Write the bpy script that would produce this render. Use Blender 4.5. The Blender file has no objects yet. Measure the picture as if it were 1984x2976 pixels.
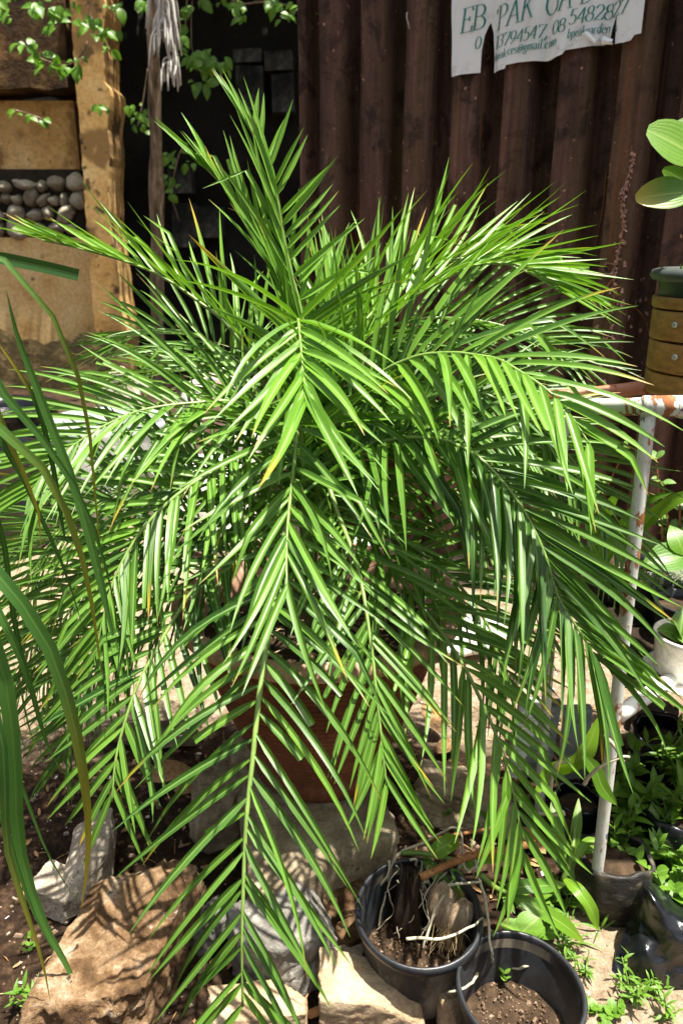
import bpy, bmesh, math, random
from mathutils import Vector, Matrix, Quaternion, noise
R = math.radians
V = Vector
scene = bpy.context.scene
C = scene.collection
rnd = random.Random(7)

# ------------------------------------------------------------------ camera
F = 2200.0; PITCH = R(19.5); CAMZ = 1.45; CX = 992.0; CY = 1488.0
cam = bpy.data.cameras.new('camera'); cam_o = bpy.data.objects.new('camera', cam); C.objects.link(cam_o)
cam_o.location = (0, 0, CAMZ); cam_o.rotation_euler = (R(90) - PITCH, 0, 0)
cam.sensor_fit = 'VERTICAL'; cam.sensor_height = 36.0; cam.lens = 36.0 * F / 2976.0
cam.clip_start = 0.05; cam.clip_end = 300
cam.dof.use_dof = True; cam.dof.focus_distance = 1.55; cam.dof.aperture_fstop = 5.0
scene.camera = cam_o
# ------------------------------------------------------------------ sky, sun, exposure
SUN = V((0.22, -0.06, 0.97)).normalized()
SUN_EL = math.asin(SUN.z); SUN_AZ = math.atan2(SUN.x, SUN.y)
w = bpy.data.worlds.new('World'); scene.world = w; w.use_nodes = True
nt = w.node_tree; nt.nodes.clear()
sky = nt.nodes.new('ShaderNodeTexSky'); sky.sky_type = 'NISHITA'; sky.sun_disc = False
sky.sun_elevation = SUN_EL; sky.sun_rotation = SUN_AZ; sky.air_density = 1.0; sky.dust_density = 5.0; sky.ozone_density = 0.6
bg = nt.nodes.new('ShaderNodeBackground'); bg.inputs[1].default_value = 0.052
wo = nt.nodes.new('ShaderNodeOutputWorld')
hs = nt.nodes.new('ShaderNodeHueSaturation'); hs.inputs['Saturation'].default_value = .5      # hazy white tropical sky
nt.links.new(sky.outputs[0], hs.inputs['Color']); nt.links.new(hs.outputs[0], bg.inputs[0]); nt.links.new(bg.outputs[0], wo.inputs[0])
sl = bpy.data.lights.new('sun', 'SUN'); sl.energy = 4.4; sl.angle = R(0.9); sl.color = (1.0, 0.94, 0.84)
so = bpy.data.objects.new('sun', sl); C.objects.link(so); so.location = (3, 0, 8)
so.rotation_euler = SUN.to_track_quat('Z', 'Y').to_euler()
scene.view_settings.view_transform = 'Standard'; scene.view_settings.look = 'None'
scene.view_settings.exposure = 1.66; scene.view_settings.gamma = 1.0; scene.view_settings.use_curve_mapping = False
scene.cycles.max_bounces = 8; scene.cycles.transparent_max_bounces = 8

# ------------------------------------------------------------------ photo point -> place
FW = V((0, math.cos(PITCH), -math.sin(PITCH))); UPV = V((0, math.sin(PITCH), math.cos(PITCH)))
EYE = V((0, 0, CAMZ))
def ray(x, y): return V(((x - CX) / F, 0, 0)) + UPV * (-(y - CY) / F) + FW
def P(x, y, Y):
    d = ray(x, y); return EYE + d * (Y / d.y)
def G(x, y, z=0.0):
    d = ray(x, y); return EYE + d * ((z - CAMZ) / d.z)
def proj(p):
    d = p - EYE; zc = d.dot(FW); return CX + F * d.x / zc, CY - F * d.dot(UPV) / zc, zc
K = 1984 / 1568.0          # for points measured on the 1568 px wide view

# ------------------------------------------------------------------ mesh builder
class MB:
    def __init__(s): s.v = []; s.f = []; s.uv = []; s.col = []; s.mi = []
    def face(s, idx, uvs=None, col=(0, 0, 0), mi=0):
        s.f.append(tuple(idx)); s.uv.append(uvs); s.col.append(col); s.mi.append(mi)
    def add(s, verts, faces, col=(0, 0, 0), mi=0):
        o = len(s.v); s.v += [V(p) for p in verts]
        for f in faces: s.face([i + o for i in f], None, col, mi)
    def grid(s, rows, closed=False, col=None, cap=False, mi=0):
        """rows of points; col(i,j)->rgb"""
        o = len(s.v); n = len(rows); m = len(rows[0])
        for r in rows: s.v += [V(p) for p in r]
        mm = m if closed else m - 1
        for i in range(n - 1):
            for j in range(mm):
                k = (j + 1) % m
                idx = [o + i*m + j, o + i*m + k, o + (i+1)*m + k, o + (i+1)*m + j]
                u0, u1 = j / mm, (j + 1) / mm; v0, v1 = i / (n-1), (i + 1) / (n-1)
                uvs = [(u0, v0), (u1, v0), (u1, v1), (u0, v1)]
                cc = col if not callable(col) else [col(u0, v0), col(u1, v0), col(u1, v1), col(u0, v1)]
                s.face(idx, uvs, cc if cc else (0, 0, 0), mi)
        if cap:
            s.face([o + j for j in range(m)][::-1], None, (0, 0, 0), mi); s.face([o + (n-1)*m + j for j in range(m)], None, (0, 0, 0), mi)
    def tube(s, pts, rads, k=8, cap=True, col=(0, 0, 0)):
        pts = [V(p) for p in pts]; n = len(pts)
        if not hasattr(rads, '__len__'): rads = [rads] * n
        rows = []; prev = None
        for i, p in enumerate(pts):
            t = (pts[min(i+1, n-1)] - pts[max(i-1, 0)]).normalized()
            if prev is None:
                a = V((0, 0, 1)) if abs(t.z) < .9 else V((1, 0, 0)); prev = t.cross(a).normalized()
            prev = (prev - t * prev.dot(t)).normalized(); b = t.cross(prev)
            rows.append([p + (prev * math.cos(2*math.pi*j/k) + b * math.sin(2*math.pi*j/k)) * rads[i] for j in range(k)])
        s.grid(rows, True, col, cap)
    def lathe(s, prof, seg=48, c=(0, 0, 0), wob=0.0, seed=0):
        c = V(c); rows = []
        for (r, z) in prof:
            rows.append([c + V((math.cos(2*math.pi*j/seg) * r, math.sin(2*math.pi*j/seg) * r, z)) *
                         (1 if not wob else 1) for j in range(seg)])
        if wob:
            for row in rows:
                for p in row:
                    nn = noise.noise_vector(p * 6 + V((seed, 0, 0))); p += V((nn.x, nn.y, nn.z)) * wob
        s.grid(rows, True)
    def box(s, c, h, rot=None, taper=1.0):
        c = V(c); vs = []
        for z in (-1, 1):
            for (x, y) in ((-1, -1), (1, -1), (1, 1), (-1, 1)):
                k = taper if z > 0 else 1
                p = V((x*h[0]*k, y*h[1]*k, z*h[2])); p = rot @ p if rot else p; vs.append(c + p)
        s.add(vs, [(0, 3, 2, 1), (4, 5, 6, 7), (0, 1, 5, 4), (1, 2, 6, 5), (2, 3, 7, 6), (3, 0, 4, 7)])
    def mesh(s, name, origin, smooth=True):
        me = bpy.data.meshes.new(name)
        me.from_pydata([p - origin for p in s.v], [], s.f)
        if any(u for u in s.uv):
            ul = me.uv_layers.new(name='UVMap'); flat = []
            for f, u in zip(s.f, s.uv):
                for q in (u if u else [(0, 0)] * len(f)): flat += q
            ul.data.foreach_set('uv', flat)
        if any(c != (0, 0, 0) for c in s.col):
            cl = me.color_attributes.new('Col', 'FLOAT_COLOR', 'CORNER'); flat = []
            for f, c in zip(s.f, s.col):
                cs = c if isinstance(c, list) else [c] * len(f)
                for q in cs: flat += (q[0], q[1], q[2], 1)
            cl.data.foreach_set('color', flat)
        if any(s.mi): me.polygons.foreach_set('material_index', s.mi)
        if smooth: me.polygons.foreach_set('use_smooth', [True] * len(s.f))
        me.validate(); me.update()
        return me

def wpos(o):
    p = V((0, 0, 0))
    while o: p += o.location; o = o.parent
    return p
def obj(name, mb, mat, parent=None, smooth=True, origin=None, label=None, cat=None, group=None, kind=None):
    """link a builder as ONE mesh object with its origin at the middle of its foot"""
    if origin is None:
        xs = [p.x for p in mb.v]; ys = [p.y for p in mb.v]; zs = [p.z for p in mb.v]
        origin = V(((min(xs)+max(xs))/2, (min(ys)+max(ys))/2, min(zs)))
    me = mb.mesh(name, origin, smooth)
    for m in (mat if isinstance(mat, (list, tuple)) else [mat]): me.materials.append(m)
    o = bpy.data.objects.new(name, me); C.objects.link(o)
    if parent: o.parent = parent; o.location = origin - wpos(parent)
    else: o.location = origin
    tag(o, label, cat, group, kind); return o
def tag(o, label=None, cat=None, group=None, kind=None):
    if label: o['label'] = label
    if cat: o['category'] = cat
    if group: o['group'] = group
    if kind: o['kind'] = kind
    return o
def thing(name, loc, label, cat, group=None):
    o = bpy.data.objects.new(name, None); o.empty_display_size = .05; C.objects.link(o); o.location = V(loc)
    return tag(o, label, cat, group)
def inst(name, me, parent, mtx):
    """another object on shared mesh data, placed by a world matrix (parents carry no rotation)"""
    o = bpy.data.objects.new(name, me); C.objects.link(o)
    if parent: o.parent = parent
    l, q, sc = mtx.decompose()
    o.location = l - (wpos(parent) if parent else V((0, 0, 0))); o.rotation_mode = 'QUATERNION'; o.rotation_quaternion = q; o.scale = sc
    return o
def spline(pts, n):
    pts = [V(p) for p in pts]
    ex = [pts[0]*2 - pts[1]] + pts + [pts[-1]*2 - pts[-2]]
    fine = []
    for i in range(1, len(ex) - 2):
        a, b, c, d = ex[i-1], ex[i], ex[i+1], ex[i+2]
        for k in range(16):
            t = k / 16
            fine.append(.5*((2*b) + (c-a)*t + (2*a-5*b+4*c-d)*t*t + (3*b-a-3*c+d)*t**3))
    fine.append(pts[-1])
    L = [0]
    for i in range(1, len(fine)): L.append(L[-1] + (fine[i]-fine[i-1]).length)
    out = []; j = 0
    for k in range(n):
        s = L[-1] * k / (n-1)
        while j < len(L) - 2 and L[j+1] < s: j += 1
        t = (s - L[j]) / max(1e-9, L[j+1]-L[j]); out.append(fine[j].lerp(fine[j+1], min(1, t)))
    return out

# ------------------------------------------------------------------ materials
def base_mat(name):
    m = bpy.data.materials.new(name); m.use_nodes = True; n = m.node_tree; n.nodes.clear()
    out = n.nodes.new('ShaderNodeOutputMaterial'); b = n.nodes.new('ShaderNodeBsdfPrincipled')
    n.links.new(b.outputs[0], out.inputs[0]); return m, n, b, out
def N_(n, t, **kw):
    x = n.nodes.new(t)
    for k, v in kw.items(): setattr(x, k, v)
    return x
def coord(n, kind='Object', scale=(1, 1, 1)):
    tc = N_(n, 'ShaderNodeTexCoord'); mp = N_(n, 'ShaderNodeMapping'); mp.inputs['Scale'].default_value = scale
    n.links.new(tc.outputs[kind], mp.inputs[0]); return mp.outputs[0]
def nz(n, co, scale, detail=6, rough=.6, dist=0.0):
    x = N_(n, 'ShaderNodeTexNoise'); x.inputs['Scale'].default_value = scale; x.inputs['Detail'].default_value = detail
    x.inputs['Roughness'].default_value = rough; x.inputs['Distortion'].default_value = dist
    n.links.new(co, x.inputs['Vector']); return x.outputs['Fac']
def ramp(n, fac, stops, interp='LINEAR'):
    r = N_(n, 'ShaderNodeValToRGB'); r.color_ramp.interpolation = interp; el = r.color_ramp.elements
    while len(el) < len(stops): el.new(.5)
    for e, (p, c) in zip(el, stops):
        e.position = p; e.color = (c[0], c[1], c[2], 1) if hasattr(c, '__len__') else (c, c, c, 1)
    n.links.new(fac, r.inputs[0]); return r.outputs[0]
def mix(n, fac, a, b, typ='MIX'):
    m = N_(n, 'ShaderNodeMix', data_type='RGBA', blend_type=typ)
    for s, x in ((0, fac), (6, a), (7, b)):
        if hasattr(x, 'is_output'): n.links.new(x, m.inputs[s])
        else: m.inputs[s].default_value = x if s == 0 else (x[0], x[1], x[2], 1)
    return m.outputs[2]
def math_(n, op, a, b=0.5):
    m = N_(n, 'ShaderNodeMath', operation=op)
    for s, x in ((0, a), (1, b)):
        if hasattr(x, 'is_output'): n.links.new(x, m.inputs[s])
        else: m.inputs[s].default_value = x
    return m.outputs[0]
def bump(n, b, h, strength=.4, dist=.01):
    x = N_(n, 'ShaderNodeBump'); x.inputs['Strength'].default_value = strength; x.inputs['Distance'].default_value = dist
    n.links.new(h, x.inputs['Height']); n.links.new(x.outputs[0], b.inputs['Normal'])
def mat_mottled(name, stops, scale=6, rough=.85, bscale=60, bstr=.5, bdist=.006, squash=(1, 1, 1), spots=None, spec=.3, wet=None):
    """mottled natural surface: big and small noise through a ramp, optional spots (scale, threshold, colour)"""
    m, n, b, out = base_mat(name); co = coord(n, 'Object', squash)
    f = nz(n, co, scale, 8, .65); c = ramp(n, f, stops)
    g = nz(n, co, bscale, 5, .75); c = mix(n, .65, c, ramp(n, g, [(.25, (.35,)*3), (.5, (1,)*3), (.75, (1.5,)*3)]), 'MULTIPLY')
    for sp in (spots or []):
        k = ramp(n, nz(n, co, sp[0], 4, .6), [(sp[1], 0), (min(1, sp[1] + .05), 1)]); c = mix(n, k, c, sp[2])
    n.links.new(c, b.inputs['Base Color']); b.inputs['Roughness'].default_value = rough; b.inputs['Specular IOR Level'].default_value = spec
    h = math_(n, 'ADD', math_(n, 'MULTIPLY', f, .8), g); bump(n, b, h, bstr, bdist); return m
def mat_leaf(name, dark, light, tip=(.55, .38, .03), rough=.36, trans=.3, rib=(.30, .42, .10), ribw=.05, vein=.10):
    m, n, b, out = base_mat(name)
    at = N_(n, 'ShaderNodeAttribute', attribute_name='Col'); sep = N_(n, 'ShaderNodeSeparateColor'); n.links.new(at.outputs[0], sep.inputs[0])
    oi = N_(n, 'ShaderNodeObjectInfo')
    rv = math_(n, 'ADD', sep.outputs[0], math_(n, 'MULTIPLY', oi.outputs['Random'], .35))
    co = coord(n, 'Object'); f = nz(n, co, 14, 4, .6)
    k = math_(n, 'ADD', math_(n, 'MULTIPLY', rv, .75), math_(n, 'MULTIPLY', math_(n, 'SUBTRACT', f, .5), .5))
    c = ramp(n, k, [(.05, dark), (.95, light)])
    uv = N_(n, 'ShaderNodeUVMap'); su = N_(n, 'ShaderNodeSeparateXYZ'); n.links.new(uv.outputs[0], su.inputs[0])
    d = math_(n, 'ABSOLUTE', math_(n, 'SUBTRACT', su.outputs[0], .5))
    line = ramp(n, d, [(0.0, 1), (ribw, .8), (ribw * 1.6, 0)])
    c = mix(n, math_(n, 'MULTIPLY', line, .6), c, rib)
    # fine lengthwise veins
    wv = N_(n, 'ShaderNodeTexWave', wave_type='BANDS', bands_direction='X'); wv.inputs['Scale'].default_value = 3.2; wv.inputs['Distortion'].default_value = .4
    n.links.new(uv.outputs[0], wv.inputs['Vector'])
    c = mix(n, vein, c, ramp(n, wv.outputs['Fac'], [(0, (.45,)*3), (1, (1.25,)*3)]), 'MULTIPLY')
    c = mix(n, sep.outputs[1], c, tip)
    c = mix(n, sep.outputs[2], c, (.30, .17, .07))
    sm = ramp(n, nz(n, co, 55, 3, .7), [(.70, 0), (.76, 1)]); c = mix(n, math_(n, 'MULTIPLY', sm, .35), c, (.35, .33, .12))
    n.links.new(c, b.inputs['Base Color']); b.inputs['Roughness'].default_value = rough; b.inputs['Specular IOR Level'].default_value = .5
    bump(n, b, wv.outputs['Fac'], .12, .002)
    tr = N_(n, 'ShaderNodeBsdfTranslucent'); tc = mix(n, 1.0, c, (1.15, 1.22, .50), 'MULTIPLY'); n.links.new(tc, tr.inputs[0])
    ms = N_(n, 'ShaderNodeMixShader'); ms.inputs[0].default_value = trans
    n.links.new(b.outputs[0], ms.inputs[1]); n.links.new(tr.outputs[0], ms.inputs[2]); n.links.new(ms.outputs[0], out.inputs[0])
    return m
def mat_plain(name, c, rough=.5, spec=.5, metal=0.0, nscale=30, var=.25, bstr=.1, bdist=.002, sq=(1, 1, 1)):
    m, n, b, out = base_mat(name); co = coord(n, 'Object', sq); f = nz(n, co, nscale, 5, .6)
    col = mix(n, 1.0, c, ramp(n, f, [(.3, (1-var,)*3), (.7, (1+var,)*3)]), 'MULTIPLY')
    n.links.new(col, b.inputs['Base Color']); b.inputs['Roughness'].default_value = rough
    b.inputs['Specular IOR Level'].default_value = spec; b.inputs['Metallic'].default_value = metal
    bump(n, b, f, bstr, bdist); return m
def mat_rust_paint(name, paint, lvl=.55, grime=(.25, .2, .13)):
    m, n, b, out = base_mat(name); co = coord(n, 'Object', (1, 1, .45))
    f = nz(n, co, 9, 9, .72, .3); g = nz(n, co, 70, 4, .6)
    k = ramp(n, math_(n, 'ADD', f, math_(n, 'MULTIPLY', math_(n, 'SUBTRACT', g, .5), .35)), [(lvl, 0), (lvl + .035, 1)])
    p = mix(n, ramp(n, nz(n, co, 22, 6, .7), [(.48, 0), (.7, .55)]), paint, grime)
    chip = ramp(n, nz(n, co, 48, 3, .5), [(.66, 0), (.69, 1)]); p = mix(n, chip, p, (.10, .12, .14))
    r = ramp(n, g, [(.3, (.10, .035, .012)), (.55, (.28, .10, .03)), (.75, (.42, .19, .07))])
    n.links.new(mix(n, k, p, r), b.inputs['Base Color'])
    n.links.new(ramp(n, k, [(0, .42), (1, .85)]), b.inputs['Roughness'])
    bump(n, b, math_(n, 'ADD', k, g), .5, .0015); return m

M = {}
M['frond'] = mat_leaf('palm_leaflet_green', (.015, .068, .012), (.160, .345, .030), rough=.36, trans=.30, rib=(.30, .44, .12), ribw=.055, vein=.25)
M['rachis'] = mat_plain('palm_rachis_green', (.17, .27, .06), .4, .5, 0, 30, .25)
M['strap'] = mat_leaf('strap_leaf_green', (.030, .095, .018), (.075, .20, .035), rough=.40, trans=.25, rib=(.14, .28, .06), ribw=.05, vein=.35)
M['weed'] = mat_leaf('weed_leaf_green', (.075, .19, .018), (.21, .38, .035), rough=.42, trans=.35, ribw=.03)
M['ivy'] = mat_leaf('creeper_leaf_green', (.05, .17, .01), (.22, .42, .02), rough=.4, trans=.4, ribw=.03)
M['orchid'] = mat_leaf('orchid_leaf_green', (.07, .18, .010), (.16, .31, .018), tip=(.5, .33, .03), rough=.4, trans=.3, ribw=.025, vein=.03)
M['canopy'] = mat_leaf('tree_leaf_green', (.02, .05, .01), (.06, .13, .02), rough=.45, trans=.2)
M['succ'] = mat_leaf('succulent_green', (.07, .16, .03), (.19, .32, .06), rough=.4, trans=.2, ribw=.02)
M['stem'] = mat_plain('green_stem', (.12, .20, .03), .5)
M['root'] = mat_plain('aerial_root', (.42, .38, .27), .7, .3, 0, 60, .35, .5)
M['bark_pale'] = mat_mottled('pale_bark', [(.35, (.05, .035, .02)), (.52, (.22, .16, .10)), (.7, (.50, .40, .28))], 8, .9, 40, .9, .01, (3, 3, .6))
M['terra'] = mat_mottled('terracotta', [(.3, (.10, .030, .012)), (.55, (.20, .066, .028)), (.75, (.30, .115, .055))], 7, .7, 50, .5, .003)
M['terra_rim'] = mat_mottled('terracotta_worn', [(.3, (.26, .13, .075)), (.5, (.44, .27, .18)), (.7, (.58, .42, .32))], 9, .85, 60, .4, .003)
M['soil'] = mat_mottled('dark_soil', [(.3, (.020, .012, .007)), (.5, (.055, .034, .018)), (.7, (.12, .075, .042))], 18, .95, 90, 1.0, .012)
M['concrete'] = mat_mottled('grey_concrete', [(.3, (.13, .095, .055)), (.5, (.30, .24, .155)), (.7, (.50, .42, .29))], 14, .92, 120, .8, .004, spots=[(26, .68, (.07, .06, .045))])
M['rock_brown'] = mat_mottled('brown_rock', [(.32, (.045, .022, .009)), (.47, (.16, .09, .04)), (.58, (.32, .21, .115)), (.72, (.60, .50, .38))], 17, .93, 150, 1.0, .008, spots=[(34, .66, (.05, .028, .014)), (11, .64, (.60, .52, .42)), (60, .70, (.66, .58, .46))])
M['rock_pale'] = mat_mottled('pale_rock', [(.3, (.30, .24, .17)), (.5, (.52, .44, .34)), (.7, (.68, .61, .51))], 18, .93, 140, 1.0, .007, spots=[(24, .66, (.08, .055, .035))])
M['rock_grey'] = mat_mottled('grey_rock', [(.3, (.11, .10, .085)), (.5, (.25, .235, .205)), (.7, (.42, .40, .355))], 16, .92, 140, 1.0, .008, spots=[(18, .7, (.24, .16, .09))])
M['rock_cream'] = mat_mottled('cream_rock', [(.28, (.26, .16, .09)), (.45, (.48, .35, .21)), (.7, (.64, .52, .36))], 13, .92, 130, 1.0, .007, spots=[(8, .66, (.30, .18, .10)), (40, .72, (.14, .09, .05))])
M['black_plastic'] = mat_plain('black_plastic', (.018, .020, .023), .38, .5, 0, 24, .5, .25, .003)
M['dusty_plastic'] = mat_mottled('dusty_black_plastic', [(.36, (.014, .014, .015)), (.50, (.04, .038, .034)), (.60, (.20, .17, .125)), (.72, (.33, .28, .2))], 7, .6, 40, .3, .002, (1, 1, .4))
M['film'] = mat_plain('black_film', (.006, .007, .009), .24, .55, 0, 26, .3, .55, .006)
M['wood_dark'] = mat_mottled('rotten_wood', [(.35, (.012, .007, .004)), (.6, (.05, .03, .016)), (.75, (.12, .075, .04))], 14, .95, 60, 1.0, .012, (3, 3, .4))
M['husk'] = mat_mottled('coconut_husk', [(.3, (.16, .10, .06)), (.5, (.34, .25, .16)), (.7, (.50, .40, .29))], 14, .95, 70, .9, .006, (4, 4, .5))
M['fibre'] = mat_plain('husk_fibre', (.40, .30, .17), .9, .2, 0, 50, .4)
M['cane'] = mat_mottled('brown_cane', [(.3, (.16, .06, .02)), (.55, (.34, .15, .05)), (.75, (.45, .26, .12))], 20, .55, 60, .3, .002)
M['dry_leaf'] = mat_mottled('dry_leaf', [(.3, (.20, .10, .04)), (.5, (.38, .22, .10)), (.7, (.52, .36, .20))], 14, .8, 60, .5, .003)
M['white_pipe'] = mat_rust_paint('white_paint_over_rust', (.62, .64, .59), .54)
M['rust_pipe'] = mat_rust_paint('rusty_red_pipe', (.42, .15, .075), .53, (.22, .09, .05))
M['white_glaze'] = mat_mottled('dirty_white_glaze', [(.3, (.45, .36, .26)), (.42, (.74, .70, .62)), (.7, (.80, .78, .72))], 5, .5, 60, .15, .001, spots=[(30, .72, (.16, .11, .07))])
M['planter'] = mat_mottled('brown_painted_board', [(.3, (.13, .065, .016)), (.5, (.30, .16, .04)), (.75, (.38, .22, .07))], 8, .6, 60, .4, .002, (.6, .6, 2), spots=[(9, .66, (.05, .028, .012))])
M['screw'] = mat_plain('steel_screw', (.45, .44, .42), .4, .5, .9)
M['rim_grey'] = mat_plain('grey_green_plastic', (.045, .055, .05), .45, .5)
M['teal_board'] = mat_mottled('flaking_teal_board', [(.3, (.12, .10, .075)), (.45, (.30, .33, .29)), (.55, (.44, .46, .42)), (.72, (.10, .26, .34))], 5, .8, 70, .7, .003, (.8, .8, 5))
M['cloth'] = mat_mottled('faded_cloth', [(.3, (.40, .14, .13)), (.45, (.55, .34, .32)), (.55, (.62, .57, .54)), (.75, (.66, .63, .60))], 4, .95, 60, .5, .005)
M['sack'] = mat_mottled('white_sack', [(.3, (.50, .44, .36)), (.5, (.70, .66, .60)), (.75, (.78, .76, .72))], 6, .7, 60, .4, .004)
M['render_wall'] = mat_mottled('ochre_render', [(.28, (.26, .13, .035)), (.42, (.56, .33, .11)), (.58, (.66, .43, .17)), (.75, (.74, .58, .32))], 2.3, .95, 30, .25, .008, spots=[(1.5, .53, (.27, .16, .06)), (3.5, .58, (.13, .085, .035)), (9, .64, (.06, .05, .03)), (16, .70, (.62, .52, .38))])
M['render_low_lit'] = mat_mottled('lit_ochre_render', [(.28, (.40, .22, .07)), (.42, (.70, .46, .18)), (.58, (.80, .58, .27)), (.75, (.84, .68, .40))], 2.0, .95, 30, .25, .008, spots=[(2.5, .66, (.42, .25, .10)), (4, .70, (.10, .07, .04))])  # lit copy of the ochre render, ground bounce painted into its colour
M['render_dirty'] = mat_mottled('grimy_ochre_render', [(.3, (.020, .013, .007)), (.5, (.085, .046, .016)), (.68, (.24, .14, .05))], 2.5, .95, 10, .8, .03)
M['damp'] = mat_mottled('damp_mossy_foot', [(.3, (.03, .024, .012)), (.5, (.10, .075, .03)), (.7, (.34, .24, .11))], 4, .95, 20, .8, .02)
M['cobble'] = mat_mottled('cobble', [(.3, (.10, .095, .07)), (.5, (.32, .30, .25)), (.72, (.58, .55, .48))], 9, .85, 30, .6, .01)
nn_ = M['cobble'].node_tree; bb_ = [x for x in nn_.nodes if x.type == 'BSDF_PRINCIPLED'][0]; src_ = bb_.inputs['Base Color'].links[0].from_socket
oi_ = nn_.nodes.new('ShaderNodeObjectInfo'); nn_.links.new(mix(nn_, 1.0, src_, ramp(nn_, oi_.outputs['Random'], [(0, (.65, .60, .48)), (.5, (1.0, .95, .84)), (1, (1.4, 1.35, 1.25))]), 'MULTIPLY'), bb_.inputs['Base Color'])
M['mortar'] = mat_plain('dark_mortar', (.035, .03, .022), .95, .2, 0, 12, .4)
M['dark_wall'] = mat_mottled('near_black_wall', [(.3, (.006, .006, .005)), (.55, (.014, .014, .011)), (.8, (.035, .033, .026))], 1.5, .95, 20, .7, .02)  # near-black mottled base colour for the ruin
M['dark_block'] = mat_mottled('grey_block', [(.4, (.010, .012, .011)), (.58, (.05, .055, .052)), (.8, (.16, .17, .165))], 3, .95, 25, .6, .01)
M['grey_twig'] = mat_plain('dead_grey_twig', (.46, .44, .40), .85, .2, 0, 30, .25)
M['bag_soil'] = mat_mottled('dusty_film', [(.35, (.014, .014, .015)), (.55, (.030, .028, .025)), (.72, (.24, .19, .13))], 12, .35, 70, .6, .004, (1, 1, 3))
M['dark_stone'] = mat_mottled('dark_stone', [(.3, (.035, .028, .02)), (.6, (.09, .072, .052)), (.8, (.15, .12, .09))], 8, .8, 50, .6, .005)
M['cactus'] = mat_mottled('cactus_green', [(.35, (.08, .13, .06)), (.6, (.24, .28, .17)), (.8, (.46, .46, .34))], 60, .7, 120, 1.0, .006)
M['crumb'] = mat_mottled('soil_crumb', [(.3, (.06, .035, .02)), (.5, (.16, .10, .06)), (.7, (.36, .28, .2))], 20, .95, 80, .5, .002)
M['pebble'] = mat_mottled('pebble', [(.3, (.10, .06, .035)), (.5, (.22, .15, .10)), (.7, (.42, .35, .28))], 9, .9, 80, .5, .002)
# ground: dark humus and pale sand in patches
def mat_ground():
    m, n, b, out = base_mat('earth'); co = coord(n, 'Object'); 
    sp = N_(n, 'ShaderNodeSeparateXYZ'); n.links.new(co, sp.inputs[0])
    f = nz(n, co, 2.2, 8, .65); g = nz(n, co, 26, 8, .75); h = nz(n, co, 150, 4, .7)
    dark = ramp(n, g, [(.32, (.010, .006, .004)), (.5, (.038, .021, .011)), (.62, (.10, .058, .032)), (.76, (.24, .16, .10))])
    sand = ramp(n, g, [(.3, (.16, .11, .07)), (.5, (.36, .27, .18)), (.7, (.52, .42, .31))])
    # sandy where the yard is trodden: behind the palm, and at the right front
    def blob(cx, cy, rx, ry):
        dx = math_(n, 'DIVIDE', math_(n, 'SUBTRACT', sp.outputs[0], cx), rx); dy = math_(n, 'DIVIDE', math_(n, 'SUBTRACT', sp.outputs[1], cy), ry)
        d = math_(n, 'ADD', math_(n, 'MULTIPLY', dx, dx), math_(n, 'MULTIPLY', dy, dy)); return math_(n, 'SUBTRACT', 1.0, math_(n, 'MINIMUM', d, 1.6))
    k = math_(n, 'MAXIMUM', blob(-.2, 3.6, 3.4, 1.75), blob(.85, .95, .55, .50))
    k = math_(n, 'ADD', k, math_(n, 'MULTIPLY', math_(n, 'SUBTRACT', f, .5), 1.3))
    k = ramp(n, k, [(.02, 0), (.22, 1)])
    c = mix(n, k, dark, sand)
    c = mix(n, .6, c, ramp(n, h, [(.3, (.5,)*3), (.7, (1.45,)*3)]), 'MULTIPLY')
    n.links.new(c, b.inputs['Base Color']); b.inputs['Roughness'].default_value = .95; b.inputs['Specular IOR Level'].default_value = .2
    bump(n, b, math_(n, 'ADD', g, math_(n, 'MULTIPLY', h, .5)), .9, .02); return m
M['ground'] = mat_ground()
def mat_fence():
    m, n, b, out = base_mat('brown_painted_sheet'); co = coord(n, 'Object'); cs = coord(n, 'Object', (1, 1, .10))
    f = nz(n, cs, 7, 8, .75); g = nz(n, co, 6, 8, .7, .6); h = nz(n, co, 70, 5, .7)
    c = ramp(n, f, [(.33, (.010, .005, .003)), (.46, (.078, .042, .031)), (.57, (.125, .068, .052)), (.70, (.24, .13, .10))])
    alg = ramp(n, nz(n, cs, 5, 6, .6), [(.48, 0), (.60, .8)]); c = mix(n, alg, c, (.075, .050, .018))
    smu = ramp(n, g, [(.52, 0), (.62, .8)]); c = mix(n, smu, c, (.018, .010, .007))
    big_ = ramp(n, nz(n, cs, 3.0, 6, .6, .5), [(.54, 0), (.70, .6)]); c = mix(n, big_, c, (.17, .095, .072))
    run_ = ramp(n, nz(n, coord(n, 'Object', (1, 1, .035)), 16, 5, .65), [(.56, 0), (.68, .6)]); c = mix(n, run_, c, (.19, .085, .040))
    scf = ramp(n, nz(n, coord(n, 'Object', (1, 1, .4)), 13, 9, .8), [(.60, 0), (.70, .55)]); c = mix(n, scf, c, (.30, .21, .17))
    ch = ramp(n, nz(n, co, 38, 3, .55), [(.69, 0), (.72, 1)]); c = mix(n, ch, c, (.50, .27, .18))
    c = mix(n, .5, c, ramp(n, h, [(.3, (.6,)*3), (.7, (1.35,)*3)]), 'MULTIPLY')
    n.links.new(c, b.inputs['Base Color']); b.inputs['Roughness'].default_value = .68; b.inputs['Specular IOR Level'].default_value = .22
    bump(n, b, math_(n, 'ADD', g, math_(n, 'MULTIPLY', h, .3)), .3, .01); return m
M['fence'] = mat_fence()
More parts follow.
